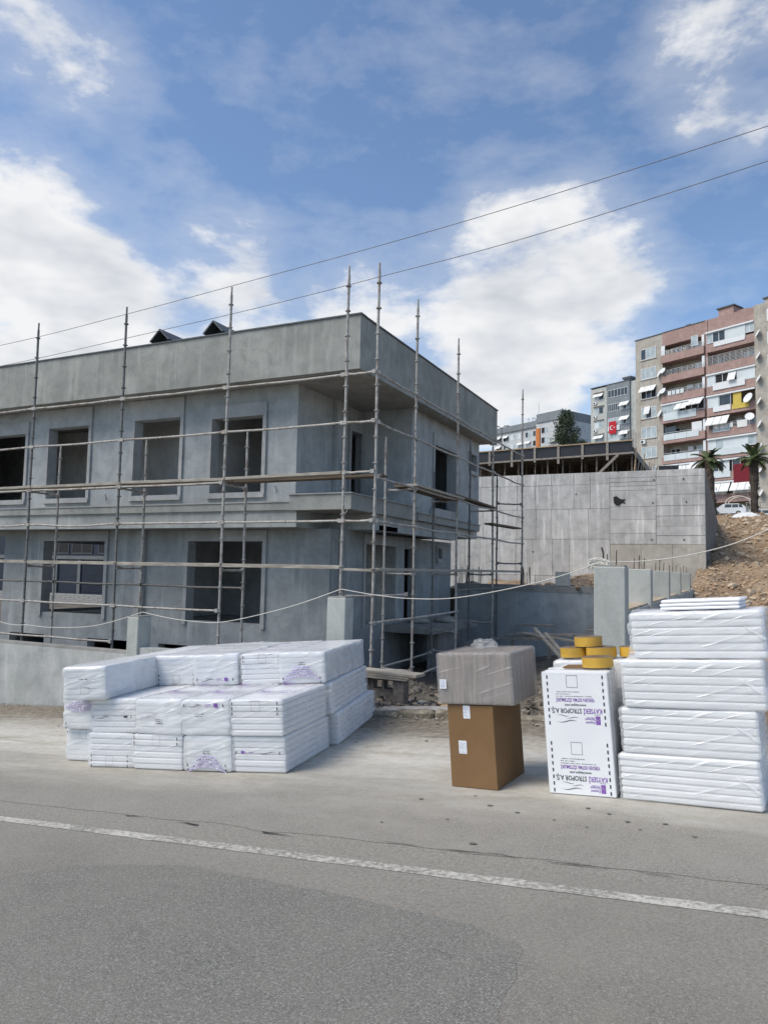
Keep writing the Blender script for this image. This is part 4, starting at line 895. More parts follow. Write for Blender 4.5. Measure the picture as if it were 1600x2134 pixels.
board('thin grey plank under the sloping beams', (-4.6, 12.0, -.42), (-3.5, 10.8, -.30), .14, .03, M_TIMBG)
board('pale stick lying across the rubble', (-4.05, 10.9, -.22), (-3.35, 11.0, -.12), .04, .03, M_TIMB)
board('orange splintered board in the rubble beside the carton', (-4.0, 10.45, -.27), (-3.3, 10.5, -.20), .07, .035, M_TIMB)
board('broken orange slat on the rubble, second one', (-3.85, 10.35, -.26), (-3.25, 10.62, -.18), .05, .03, M_TIMB)
board('broken orange slat on the rubble nearest the kerb', (-3.9, 10.3, -.28), (-3.35, 10.28, -.22), .06, .03, M_TIMB)
m = MB(); m.bar(Vector((0, 0, 0)), Vector((1.05, .28, .06)), .34, .02, (0, 0, 1)); o = m.build('metal_sheet', M_STEEL); o.location = (-4.6, 9.72, -.30); tag(o, 'thin grey sheet lying on the entrance slab beside the carton', 'sheet')
# timber heap in front of the rear wall
bl = [((-5.9, 19.5, -.1), (-4.3, 18.9, .02), .12, .06), ((-5.2, 19.4, .10), (-3.7, 19.2, .12), .16, .05), ((-4.9, 18.8, .15), (-3.2, 18.6, .0), .10, .05), ((-4.2, 20.4, .05), (-2.4, 20.2, .08), .14, .06), ((-4.5, 18.4, .32), (-3.6, 17.6, -.35), .09, .05), ((-3.5, 20.0, .22), (-2.0, 19.9, .22), .14, .05), ((-5.6, 20.8, .22), (-4.5, 20.6, .25), .18, .06), ((-4.0, 17.4, .3), (-3.35, 17.1, -.3), .08, .05)]
dl = ['leftmost of the boards heaped before the rear wall', 'pale board on the middle of the heap before the rear wall', 'long stick slanting across the timber heap by the rear wall', 'board at the back of the timber heap, right half', 'short plank propped steeply on the timber heap', 'flat board at the right end of the timber heap', 'board against the rear wall behind the scaffold feet', 'short propped stick nearest the wrapped box']
for (p, q, w, h), lb in zip(bl, dl): board(lb, p, q, w, h, M_TIMBG if w > .11 else M_PLANK)
for k, (x, y, z) in enumerate(((-4.9, 19.6, -.3), (-3.1, 20.2, -.22))):
    t_ = thing('site_trestle', ('low timber trestle under the left half of the timber heap', 'low timber trestle under the right half of the timber heap')[k], 'trestle', (x, y, -.55), group='low trestles')
    for sx in (-.5, .5): MB().bar((sx, 0, 0), (sx, .02, .55), .08, .08).build('leg', M_TIMBG, t_)
    MB().bar((-.7, 0, .56), (.7, 0, .58), .12, .06).build('beam', M_TIMBG, t_)
# porch slab with sacks
po = thing('porch_slab', 'raw concrete porch slab projecting from the side of the house', 'porch', (-8.2, 17.4, 0))
part('slab', M_SL, po, (0, 1.35, 0, 3.6, .10, .28)); part('support', M_SL, po, (.85, 1.15, .9, 2.6, -1, .099)); part('step', M_SL, po, (1.36, 1.7, 2.3, 3.6, -.95, -.25))
def sack(label, loc, sx, sy, sz, mat, seed):
    vs = []; n1, n2 = 14, 8
    for i in range(n1):
        for j in range(n2 + 1):
            a = 2 * math.pi * i / n1; e = -math.pi / 2 + math.pi * j / n2; p = Vector((math.cos(a) * math.cos(e), math.sin(a) * math.cos(e), math.sin(e))); k = 1 + .22 * mnoise.noise(p * 2 + Vector((seed, 0, 0))); vs.append(Vector((p.x * sx * k, p.y * sy * k, max(-.5, p.z) * sz * k + sz * .5)))
    m = MB(); m.add(vs, [(i * (n2 + 1) + j, ((i + 1) % n1) * (n2 + 1) + j, ((i + 1) % n1) * (n2 + 1) + j + 1, i * (n2 + 1) + j + 1) for i in range(n1) for j in range(n2)], True); o = m.build('sack', mat); o.location = loc; tag(o, label, 'sack', 'cement sacks')
M_SACK = simple('sack_paper', (.33, .32, .29), .9, 0, .25, 6, .3)
sack('grey cement sack lying on the porch slab, nearer the house', (-7.75, 18.6, .28), .32, .22, .13, M_SACK, 1); sack('grey cement sack lying on the porch slab, outer one', (-7.25, 19.4, .28), .36, .22, .12, M_SACK, 2); sack('dark sack slumped on the ground against the house foot', (-7.75, 15.2, -.95), .35, .3, .32, simple('dark_sack', (.07, .075, .09), .7), 3)
# rubble: nobody could count it
rg = random.Random(21); m = MB()
for i in range(2600):
    x = rg.uniform(-7.6, -2.0); y = rg.uniform(10.0, 15.5); z = max(gz(x, y), -.95)
    if -6.2 < x < -3.4 and y < 10.95: z = -.34; 
    if z > -.5 and rg.random() < .6 and x < -4.2: continue
    r = rg.choice((.015, .02, .025, .03, .04, .05, .08)) * rg.uniform(.6, 1.2); hp = .35 * math.exp(-((x + 3.9) / .9) ** 2 - ((y - 11.6) / .8) ** 2) + .45 * math.exp(-((x + 6.2) / 1.0) ** 2 - ((y - 13.6) / .9) ** 2)
    m.rock((x, y, z + hp + r * .3), r, rnd=rg)
for i in range(150):
    x = rg.gauss(-3.75, .55); y = rg.gauss(10.9, .45); z = gz(x, y) + .06 + .35 * math.exp(-((x + 3.9) / .9) ** 2 - ((y - 11.6) / .8) ** 2)
    if y < 9.8: continue
    if -6.2 < x < -3.4 and y < 10.95: z = -.32
    a = rg.uniform(0, 3.14); L = rg.uniform(.06, .25); d = Vector((math.cos(a), math.sin(a), rg.uniform(-.25, .25))) * L; m.bar(Vector((x, y, z)), Vector((x, y, z)) + d, rg.uniform(.015, .05), .015)
tag(m.build('rubble', M_RUBBLE), 'grey brown rubble strewn over the yard between house and kerb', 'rubble', kind='stuff')
struct(grid_mesh([-8 + .25 * i for i in range(24)], [10.95 + .25 * i for i in range(24)], lambda x, y: gz(x, y) + .02 + .35 * math.exp(-((x + 3.9) / .9) ** 2 - ((y - 11.6) / .8) ** 2) + .45 * math.exp(-((x + 6.2) / 1.0) ** 2 - ((y - 13.6) / .9) ** 2) + .05 * mnoise.noise(Vector((x * 2, y * 2, 0)))).build('yard_dirt', M_SITE))
m = MB()
for i in range(420):
    a = rg.uniform(-9, -1.5); b = rg.gauss(9.3, .2) if rg.random() < .88 else rg.uniform(7.2, 9.4)
    if rg.random() < .35: a = rg.uniform(-15, -6.5); b = rg.gauss(9.35, .12)
    r = rg.uniform(.008, .024); m.rock(gpt(a, min(b, 9.47), r * .4 + .006), r, rnd=rg)
tag(m.build('gravel', simple('pale_gravel', (.36, .33, .28), .95, 0, .4, 9)), 'small loose stones along the kerb and the foot of the wall', 'gravel', kind='stuff')
m = MB(); m2 = MB()
for i in range(9000):
    y = 11 + 44 * rg.random() ** 1.3; x = -1.25 + rg.random() * (2.2 + (y - 9) * .13 + 2)
    big = rg.random() < .03; r = (rg.uniform(.07, .15) if big else rg.uniform(.018, .06)) * (1 + (y - 11) / 45)
    (m2 if (rg.random() < .16 or big) else m).rock((x, y, fz_slope(x, y) + r * .15), r, rnd=rg)
for (x, y, r) in ((.85, 13.2, .28), (1.15, 12.4, .24), (.75, 11.6, .2), (1.3, 14.5, .35), (.55, 15.5, .22), (.3, 17.5, .28), (1.0, 17, .3)): m2.rock((x, y, fz_slope(x, y) + r * .3), r, rnd=rg)
for i in range(260):
    x = rg.gauss(-4.2, 1.0); y = rg.gauss(26, 1.4); r = rg.uniform(.04, .12); m.rock((x, y, 1.2 + max(0, .45 * math.exp(-((x + 4.2) / 1.3) ** 2 - ((y - 26) / 2.2) ** 2)) + r * .3), r, rnd=rg)
M_ROCKB = simple('brown_clods', (.40, .29, .19), .95, 0, .5, 4, .6, .1)
tag(m.build('clods', M_ROCKB), 'brown clods of earth covering the hillside', 'earth', kind='stuff'); tag(m2.build('stones', M_STONE), 'pale stones scattered over the brown hillside', 'stones', kind='stuff')

# ------------------------------------------------------------------ big retaining wall and the slab formwork above it
M_RC = plaster('retaining_concrete', (.42, .415, .40), (.52, .515, .495), (.61, .60, .58), .9)
M_RCB = plaster('retaining_concrete_low', (.40, .375, .32), (.47, .44, .385), (.53, .50, .44), .3)
RCV = [M_RC, plaster('retaining_concrete_pale', (.47, .465, .445), (.56, .555, .53), (.63, .62, .595), .9), plaster('retaining_concrete_grey', (.40, .40, .385), (.49, .485, .465), (.57, .56, .54), .9)]
RW = thing('retaining_wall', 'tall raw concrete retaining wall with formwork panel marks and a dark hole', 'retaining wall', (0, 34, 0))
part('core', simple('joint_concrete', (.33, .325, .305), .95, 0, .3, 8), RW, (-22, -.98, .045, .6, -.9, 6.34))
zy = lambda py, px=1150: at_y(px, py, 34).z
rw = random.Random(6)
def panel(x0, x1, z0, z1, mat=M_RC):
    g = .006; mat = rw.choice(RCV) if mat is M_RC else mat; m = MB(); m.box(x0 + g, x1 - g, rw.uniform(-.010, .010), .044, z0 + g, z1 - g, ch=.006); o = m.build('panel', mat, RW)
rows = [-.9, 2.2, zy(1124), zy(1062), zy(1012), 6.34]
rows[1] = 1.6
for r0, r1, n0 in zip(rows, rows[1:], (12, 12, 10, 12, 10)):
    xs_ = [-22 + 17.08 * i / 20 + (rw.uniform(-.12, .12) if 0 < i < 20 else 0) for i in range(21)]
    for a, b in zip(xs_, xs_[1:]):
        if b > -15: panel(a, b, r0, r1)
part('panel', M_RC, RW, (-22, -14.2, .0, .044, -.9, 6.33)) if False else None
zr = lambda cy_: at_y(1370, 780 + .35625 * cy_, 34).z
ra = [zr(v) for v in (995, 930, 850, 772, 675, 650, 625, 600, 560)]; rb_ = [zr(v) for v in (995, 945, 890, 830, 770, 706, 645, 600, 555)]
for z0, z1 in zip(ra, ra[1:]): panel(-4.92, -2.95, z0, min(z1, 6.34))
for z0, z1 in zip(rb_, rb_[1:]): panel(-2.95, -.98, z0, min(z1, 6.34))
for x0, x1 in ((-4.92, -3.6), (-3.6, -2.3), (-2.3, -.98)): panel(x0, x1, .2, zr(995), M_RCB)
for (px, py) in ((1287, 982), (1362, 1000), (1424, 998), (1360, 1048), (1430, 1046), (1358, 1125), (1425, 1125), (1200, 1030), (1110, 1150)):
    p = at_y(px, py, 33.98) - Vector((0, 34, 0)); MB().tube([p + Vector((0, -.006, 0)), p + Vector((0, .02, 0))], .032, 10, smooth=False).build('tie_hole', M_DARK, RW)
hp = [(1278, 1036), (1284, 1034), (1290, 1038), (1292, 1040), (1297, 1041), (1303, 1040), (1300, 1045), (1304, 1050), (1297, 1048), (1293, 1050), (1290, 1054), (1283, 1053), (1279, 1048)]
m = MB(); m.prism([(at_y(a, b, 34).x, at_y(a, b, 34).z) for a, b in hp], -.02, .05, lambda u, v, w: (u, w, v)); m.build('hole', M_DARK, RW)
rt = MB(); prof = [(34.6, 6.38), (36.5, 6.1), (39, 5.7), (43, 4.9), (46, 4.4), (46, 1.5), (34.6, 1.0)]
M_RUBW = dirt('rubble_masonry', (.22, .20, .185), (.30, .28, .26), (.37, .35, .32), 1.6)
m = MB(); m.prism([(a - 34, b) for a, b in prof], -1.5, -.985, lambda u, v, w: (w + (u - .6) * .035, u, v)); m.build('return_wall', M_RUBW, RW)
FW = thing('formwork_deck', 'timber shuttered slab deck on rows of steel props above the retaining wall', 'formwork', (-13.5, 36, 5.9))
M_PHEN = simple('phenolic_board', (.022, .022, .026), .45, 0, .3, 3); M_PROP = simple('rusty_prop', (.22, .175, .14), .8, .2, .45, 12)
part('slab', M_SL, FW, (.1, 9.2, .15, 13, 1.72, 2.05)); zt = lambda x: 1.93 + .23 * (x / 9.3)
for i in range(8):
    x0, x1 = i * 1.17, i * 1.17 + 1.155; m = MB(); m.prism([(x0, zt(x0) - .52), (x1, zt(x1) - .52), (x1, zt(x1)), (x0, zt(x0))], 0, .03, lambda u, v, w: (u, w, v)); m.build('edge_board', M_PHEN, FW)
    m = MB(); m.box(x0 - .05, x0 + .06, -.06, -.002, zt(x0) - .72 - .15 * (i % 2), zt(x0) + .04); m.build('stud', M_TIMBG, FW)
m = MB(); m.bar((-.1, -.03, zt(0) + .02), (9.4, -.03, zt(9.4) + .02), .09, .05); m.build('rail', M_TIMB, FW)
m = MB(); m.bar((-.1, -.02, zt(0) - .58), (9.4, -.02, zt(9.4) - .58), .1, .08); m.build('rail', M_TIMBG, FW)
fr = random.Random(8)
for j in range(5):
    for i in range(13 if j < 2 else 10):
        x = .15 + i * (.75 if j < 2 else .95) + fr.uniform(-.15, .15); y = .25 + j * 1.6; MB().tube([(x, y, -.1), (x + fr.uniform(-.04, .04), y, 1.50 + .02 * x)], .035 if fr.random() < .7 else .05, 6).build('prop', M_PROP, FW)
for j in range(9): MB().bar((.0, .3 + j * 1.1, 1.44), (9.2, .3 + j * 1.1, 1.62), .1, .16).build('joist', M_TIMBG if j < 1 else M_PLANKD, FW)  # joists past the first coloured darker, painting in the shade beneath the deck
for x in (.3, 2.6, 5.2): MB().bar((x, .1, .5), (x + 1.6, .1, .55), .05, .04).build('brace', M_PROP, FW)
MB().bar((7.3, -.12, .15), (8.7, -.1, 1.5), .12, .06, (0, 1, 0)).build('brace', M_TIMBG, FW); MB().bar((8.9, .3, .1), (9.3, .3, .8), .1, .05).build('brace', M_TIMB, FW)
part('shade_backing', M_DARK, FW, (-1, 9.2, 12.6, 12.8, -.1, 1.7)); part('side_board', M_PHEN, FW, (9.3, 9.36, .3, 9, zt(9.3) - .60, zt(9.3) - .25)); part('side_board', M_PHEN, FW, (10.0, 11.0, 6.0, 6.06, 1.2, 1.75))  # black sheet added at the back so the space under the deck stays dark
for k in range(12): MB().bar((9.36 + .05 * k, .2 + .7 * k, fr.uniform(.0, .4)), (9.5 + .05 * k, .2 + .7 * k, fr.uniform(1.2, 1.9)), .08, .05).build('post', M_TIMBG if k % 3 else M_TIMB, FW)
for k in range(5): MB().bar((9.1 + .07 * k, .1 + .2 * k, 1.7), (9.12 + .07 * k, .1 + .2 * k, 2.7 + .3 * fr.random()), .05, .03).build('post', M_TIMBG, FW)
for k in range(8): MB().tube([(9.6 + .3 * k, -.9, .42), (9.62 + .3 * k, -.9, .75 + .1 * fr.random())], .012, 4).build('rebar', M_REBAR, FW)

# ------------------------------------------------------------------ apartment blocks
AROT = math.atan2(-.488, .873)
def facade(name, label, x, y): return thing(name, label, 'apartment block', mat4=Matrix.Translation((x, y, 0)) @ Matrix.Rotation(AROT, 4, 'Z'))
M_PINK = plaster('pink_render', (.35, .24, .212), (.40, .275, .245), (.45, .315, .285), .2)
M_BEIGE = plaster('stained_beige', (.36, .33, .285), (.44, .41, .36), (.50, .47, .42), .5)
M_GREYB = plaster('blue_grey_render', (.20, .225, .245), (.235, .26, .28), (.27, .295, .31), .15)
M_CREAM = plaster('cream_render', (.43, .45, .43), (.50, .515, .49), (.56, .57, .55), .2)
M_PANEL = simple('white_panel', (.62, .68, .70), .5, 0, .08, .6); M_AWN = simple('awning_cloth', (.72, .73, .72), .8, 0, .1, 1.5)
M_BACKW = simple('balcony_back_wall', (.36, .33, .28), .9, 0, .2, 1); M_RED = simple('red_rug', (.17, .012, .022), .9, 0, .3, 5); M_YEL = simple('yellow_cloth', (.60, .46, .10), .9, 0, .2, 3)
AP = facade('apartment_block', 'tall apartment block with dusty pink balconies and stained beige end walls', -13.4, 121)
part('end_wall', M_BEIGE, AP, (0, 4.85, 0, 12, 6, 39.2)); part('body', M_BACKW, AP, (4.86, 19.49, 1.5, 12, 6, 38.9)); part('end_wall', M_BEIGE, AP, (19.5, 34, -.6, 12, 6, 39.3))
part('roof_band', M_PINK, AP, (4.86, 12.0, -.05, 1.6, 37.15, 39.25)); part('roof_band', M_PINK, AP, (12.36, 19.49, -.05, 1.6, 37.4, 39.35)); part('downpipe_bay', M_PINK, AP, (12.01, 12.35, -.15, 1.5, 6, 39.3)); part('roof_edge', M_COP, AP, (-.1, 4.95, -.1, 12, 39.21, 39.32)); part('roof_edge', M_COP, AP, (4.96, 12.1, -.12, 12, 39.26, 39.36))
part('chimney', M_PINK, AP, (13.0, 15.3, 1.8, 4, 38.9, 41.1)); part('chimney_cap', M_COP, AP, (12.8, 15.5, 1.6, 4.2, 41.11, 41.3)); part('chimney', M_PINK, AP, (15.4, 17, 2.4, 4, 38.9, 40.4)); part('chimney', M_BEIGE, AP, (20.2, 24, 1, 4, 39.31, 40.4)); part('chimney_cap', M_COP, AP, (20, 24.2, .8, 4.2, 40.41, 40.6)); part('vent', M_COP, AP, (7.6, 8.4, 2, 3, 39.6, 40.3)); part('vent', M_COP, AP, (17.2, 18.3, 2, 3, 38.9, 40.1))
ar = random.Random(14)
def win(par, u0, u1, z0, z1, y, kinds, frame=M_WHITE, name='window'):
    n = len(kinds); m = MB(); f_ = .07
    m.box(u0, u1, y - .05, y, z0, z0 + f_); m.box(u0, u1, y - .05, y, z1 - f_, z1); w = (u1 - u0) / n
    for i in range(n + 1): x = u0 + w * i; m.box(max(u0, x - f_ / 2 - (.02 if i in (0, n) else 0)), min(u1, x + f_ / 2 + (.02 if i in (0, n) else 0)), y - .048, y - .001, z0 + f_, z1 - f_)
    o = m.build(name, frame, par)
    for i, k in enumerate(kinds):
        mt = {'d': M_GLASS, 'b': M_GLASSL, 'w': M_PANEL, 'k': M_DARK}[k]; m = MB(); m.box(u0 + w * i + .02, u0 + w * (i + 1) - .02, y - .02, y - .004, z0 + f_ + .001, z1 - f_ - .001); m.build('pane', mt, o if par.parent is None else par)
    return o
def awning(par, u0, u1, z, drop, out, n=2, y=0):
    w = (u1 - u0) / n
    for i in range(n):
        a, b = u0 + w * i + .03, u0 + w * (i + 1) - .03; m = MB(); m.add([(a, y - .05, z), (b, y - .05, z), (b, y - out, z - drop), (a, y - out, z - drop), (a, y - .05, z - .05), (b, y - .05, z - .05), (b, y - out, z - drop - .12), (a, y - out, z - drop - .12)], [(0, 3, 2, 1), (4, 5, 6, 7), (2, 3, 7, 6), (0, 1, 5, 4), (1, 2, 6, 5), (3, 0, 4, 7)]); m.build('awning', M_AWN, par)
def aircon(par, u, z, y):
    m = MB(); m.box(u, u + .85, y - .35, y - .02, z, z + .6, ch=.03); o = m.build('air_conditioner', M_WHITE, par); 
    if par.parent is None: MB().tube([(u + .32, y - .36, z + .3), (u + .32, y - .34, z + .3)], .22, 12, smooth=False).build('fan', M_DARK, o)
def dish(par, u, z, y, r=.5, az=.5):
    m = MB(); n = 14; d = Vector((-math.sin(az), -math.cos(az), .45)).normalized(); a = d.orthogonal().normalized(); b = d.cross(a); c = Vector((u, y, z)); vs = [c]
    for k, (rr, dd) in enumerate(((.5, .02), (1, .10))): vs += [c + (a * math.cos(2 * math.pi * i / n) + b * math.sin(2 * math.pi * i / n)) * r * rr + d * dd * r for i in range(n)]
    m.add(vs, [(0, 1 + i, 1 + (i + 1) % n) for i in range(n)] + [(1 + i, 1 + n + i, 1 + n + (i + 1) % n, 1 + (i + 1) % n) for i in range(n)], True); m.tube([c, c + d * r * .8 - Vector((0, 0, .2 * r))], .02, 4); m.tube([c, (u, y + .6, z - .2)], .03, 4); m.build('satellite_dish', M_WHITE, par)
WK = ['dbb', 'bbb', 'kdk', 'bdb', 'bbb', 'bbb', 'bbb', 'bbb']
for k in range(8):
    z0 = 35.75 - 3.15 * k; w_ = win(AP, 1.0, 3.7, z0, z0 + 1.75, -.002, WK[k]); part('sill', M_BEIGE, AP, (.9, 3.8, -.12, -.003, z0 - .12, z0 - .02))
    if k in (2,): awning(AP, .9, 3.8, z0 + 2.0, .9, .8, 3)
    if k == 3: awning(AP, 1.6, 2.7, z0 + 1.9, 1.2, .5, 1)
    if k in (4, 6): aircon(AP, 1.0, z0 - .85, 0)
    if k in (1, 2, 3): dish(AP, 4.6, z0 + .3, -.5, .62, .6); dish(AP, 5.4, z0 + .5, -.8, .5, .2) if k < 3 else None
def balcony(u0, u1, zu, hp, typ, side):
    b = bpy.data.objects.new('balcony', None); link(b, AP)
    part('slab', M_PINK, b, (u0, u1, -.55, 1.5, zu, zu + .22)); part('parapet', M_PINK, b, (u0, u1, -.55, -.40, zu + .221, zu + hp))
    part('side_parapet', M_PINK, b, (u0, u0 + .15, -.39, 1.49, zu + .221, zu + hp)); part('side_parapet', M_PINK, b, (u1 - .15, u1, -.39, 1.49, zu + .221, zu + hp))
    top = zu + 3.13; L = u1 - u0; back = 1.49
    if typ != 'enc':
        win(b, u0 + .35, u0 + 1.9, zu + .9, zu + 2.55, back, ar.choice(('db', 'dk', 'bd'))); win(b, u1 - 2.6, u1 - .7, zu + .3, zu + 2.6, back, ar.choice(('bd', 'bdb', 'wb')))
    if typ in ('rail', 'railac', 'lattice'):
        m = MB()
        for j in range(4 if typ != 'lattice' else 7): m.tube([(u0 + .1, -.5, zu + hp + .12 + .2 * j), (u1 - .1, -.5, zu + hp + .12 + .2 * j)], .022, 4)
        for j in range(9): m.tube([(u0 + .1 + (L - .2) * j / 8, -.5, zu + hp), (u0 + .1 + (L - .2) * j / 8, -.5, zu + hp + (.75 if typ != 'lattice' else 1.35))], .022, 4)
        m.build('railing', M_WHITE, b)
    if typ in ('railac', 'panelac'): aircon(b, u0 + L * .48, zu + 1.95, back - .1)
    if typ == 'railac':
        for j in range(4): part('laundry', ar.choice((M_WHITE, M_PANEL, M_AWN)), b, (u0 + 1.2 + j * .7, u0 + 1.75 + j * .7, -.62, -.59, zu + hp - .1, zu + hp + .55))
    if typ in ('panel', 'panelac'):
        n = 3
        for j in range(n): part('panel', M_PANEL, b, (u0 + .4 + (L - 1.3) * j / n, u0 + .4 + (L - 1.3) * (j + 1) / n - .05, -.60, -.552, zu + hp * .42, zu + hp + .25))
        m = MB(); m.tube([(u0 + .2, -.55, zu + hp + .45), (u1 - .2, -.55, zu + hp + .45)], .03, 4); m.build('railing', M_WHITE, b)
    return b
A0, A1, B0, B1 = 4.88, 11.99, 12.37, 19.48
TA = ['rail', 'rail', 'railac', 'encA', 'panel', 'panelac', 'encA', 'rail', 'rail']
for k, ty in enumerate(TA):
    zu = 34.35 - 3.15 * k; b = balcony(A0, A1, zu, 1.15, 'enc' if ty == 'encA' else ty, 0)
    if ty == 'encA':
        win(b, A0 + .1, A1 - .05, zu + 1.25, zu + 2.75, -.5, 'bbbkkkk' if k == 3 else 'bbbbbb'); awning(b, A0 + 2.6, A0 + 4.6, zu + 2.7, .95, .9, 2, -.5); awning(b, A0 + 4.7, A1 - .1, zu + 2.95, .95, 1.0, 3, -.5)
        part('fascia', M_WHITE, b, (A0, A1, -.70, -.45, zu + 2.78, zu + 3.0)); part('panel', M_PANEL, b, (A0 + .4, A0 + 3.0, -.62, -.56, zu + .35, zu + 1.5)); part('panel', M_PANEL, b, (A0 + 3.05, A1 - 1.3, -.62, -.56, zu + .35, zu + 1.5))
    if k == 0: win(b, A1 - 2.0, A1 - .9, zu + 1.5, zu + 3.0, -.5, 'b'); part('side_glazing', M_WHITE, b, (A0 + .05, A0 + .7, -.5, -.42, zu + 1.2, zu + 2.7)); [part('clutter', ar.choice((M_GLASS, M_GREYB, M_BACKW)), b, (A0 + .8 + .7 * j, A0 + 1.35 + .7 * j, -.3, .1, zu + 1.0, zu + 1.6 + .3 * ar.random())) for j in range(5)]
    if k == 4: part('shade_cloth', M_GLASS, b, (A0 + .3, A0 + 2.2, -.1, .0, zu + 1.1, zu + 2.6)); part('blind', M_WHITE, b, (A0 + 4.9, A0 + 6.5, -.3, -.25, zu + 1.2, zu + 2.7))
    part('cheek', M_WHITE, b, (A1 - .45, A1 - .05, -.3, 1.2, zu + 1.16, zu + 2.9))
TB = ['e0', 'lattice', 'e2', 'e3', 'open4', 'e5', 'e6', 'e7', 'rail']
for k, ty in enumerate(TB):
    zu = 34.25 - 3.15 * k; b = balcony(B0, B1, zu, 1.2, 'lattice' if ty == 'lattice' else ('rail' if ty == 'rail' else ('railac' if ty == 'open4' else 'enc')), 1)
    if ty.startswith('e'): part('fascia', M_WHITE, b, (B0, B1 + .15 if k in (2, 5) else B1, -.78, -.45, zu + 2.80, zu + 3.02))
    if ty == 'e0': win(b, B0 + .1, B0 + 2.9, zu + 1.3, zu + 2.78, -.5, 'bdd'); part('shutter', M_PANEL, b, (B0 + 2.95, B1 - 1.25, -.6, -.5, zu + .9, zu + 2.79)); win(b, B1 - 1.2, B1 - .05, zu + 1.5, zu + 2.78, -.5, 'bb'); part('panel', M_WHITE, b, (B0 + 1.2, B1 - 1.3, -.64, -.605, zu + .62, zu + 1.25))
    if ty == 'e2': part('panel', M_PANEL, b, (B0 + .1, B0 + 1.3, -.58, -.5, zu + 1.2, zu + 2.79)); win(b, B0 + 1.35, B0 + 4.5, zu + 1.5, zu + 2.78, -.5, 'kkk'); awning(b, B0 + 3.3, B0 + 4.5, zu + 2.75, 1.2, .6, 1, -.5); part('shutter', M_PANEL, b, (B0 + 4.55, B1, -.6, -.5, zu + 1.2, zu + 2.79)); part('panel', M_WHITE, b, (B0 + 1.0, B1 - 1.4, -.68, -.605, zu + .5, zu + 1.45))
    if ty == 'e3': part('panel', M_PANEL, b, (B0 + .1, B0 + 1.8, -.58, -.5, zu + 1.2, zu + 2.79)); win(b, B0 + 1.85, B0 + 3.6, zu + 1.25, zu + 2.78, -.5, 'd'); part('panel', M_WHITE, b, (B0 + 1.0, B0 + 3.6, -.68, -.605, zu + .5, zu + 1.2)); part('yellow_curtain', M_YEL, b, (B0 + 3.9, B0 + 5.1, -.55, -.5, zu + 1.0, zu + 2.9)); part('yellow_panel', M_YEL, b, (B0 + 3.8, B1 - .9, -.64, -.605, zu + .45, zu + 1.2)); dish(b, B1 - .8, zu + 1.6, -1.0, .75, .3)
    if ty == 'open4': awning(b, B0, B0 + 3.4, zu + 2.95, 1.2, .9, 3, -.5); win(b, B0 + .9, B0 + 3.4, zu + .7, zu + 1.7, -.58, 'bb'); part('rug', M_AWN, b, (B1 - 2.6, B1 - 1.2, -.64, -.6, zu + .9, zu + 1.9)); dish(b, B1 - .6, zu + 2.1, -1.1, .6, -.4)
    if ty == 'e5': win(b, B0 + .05, B1 - .05, zu + 1.4, zu + 2.78, -.5, 'wbwwwb'); part('panel', M_PANEL, b, (B0 + 1.1, B1 - 1.1, -.68, -.605, zu + .45, zu + 1.42))
    if ty == 'e6': win(b, B0 + .8, B0 + 3.2, zu + 1.3, zu + 2.78, -.5, 'ddw'); part('panel', M_PANEL, b, (B0 + .9, B0 + 3.4, -.68, -.605, zu + .4, zu + 1.25)); win(b, B0 + 3.6, B0 + 4.8, zu + 1.0, zu + 2.9, -.5, 'd'); 
    if ty == 'e7': awning(b, B0 + .6, B0 + 3.4, zu + 2.95, 1.4, .9, 2, -.5); awning(b, B0 + 3.6, B1 - .3, zu + 2.95, 1.4, 1.0, 3, -.5); win(b, B0 + .6, B1 - .3, zu + .9, zu + 2.0, -.5, 'wwkwww')
    dish(AP, 20.2, zu + .9, -1.0, .55, .75)
for k in range(9): part('window', M_WHITE, AP, (21.3, 23.5, -.68, -.602, 36.6 - 3.15 * k, 38.3 - 3.15 * k))
rug = MB(); rug.box(0, 3.4, -.05, .05, 0, 2.6, ch=.02); o = rug.build('hanging_rug', M_RED); o.matrix_basis = AP.matrix_basis @ Matrix.Translation((B0 + 3.9, -.75, 34.25 - 3.15 * 6 - .55)); tag(o, 'dark red rug hung over a balcony of the pink apartment block', 'rug')

GB_ = facade('apartment_block', 'blue grey apartment block with a red flag, left of the pink one', -29, 170)
part('end_wall', M_CREAM, GB_, (.4, 4.85, 0, 12, 6, 44.0)); part('body', M_GREYB, GB_, (4.86, 10.9, -.1, 12, 6, 44.2)); part('end_wall', M_CREAM, GB_, (10.91, 14, .3, 12, 6, 44.0)); part('roof_edge', M_COP, GB_, (.3, 11, -.2, 12, 44.21, 44.35)); part('chimney', M_GREYB, GB_, (7.2, 8.8, 3, 5, 44.3, 45.6)); part('chimney_cap', M_COP, GB_, (6.9, 9.1, 2.8, 5.2, 45.61, 46.1))
for k in range(5):
    z = 41.2 - 3.2 * k; win(GB_, 1.4, 3.9, z, z + 1.6, -.002, ('wd', 'bd', 'wb', 'bb', 'bb')[k]); part('lintel', M_BEIGE, GB_, (1.2, 4.1, -.35, -.003, z + 1.75, z + 1.9)); aircon(GB_, 1.3, z - .9, 0)
    if k in (0, 3): awning(GB_, 1.3, 4.0, z + 1.6, .8, .7, 2)
    win(GB_, 5.2, 10.4 if k == 0 else 8.3, z, z + 1.7, -.102, 'dddddd' if k < 2 else 'bbbb'); part('panel', M_PANEL, GB_, (5.2, 8.4 if k else 10.4, -.3, -.103, z - 1.2, z - .1)) if k >= 2 else None
    if k: awning(GB_, 8.5, 10.9, z + 1.7, .9, .9, 2, -.1); win(GB_, 8.5, 10.8, z, z + 1.5, -.102, 'bdb')
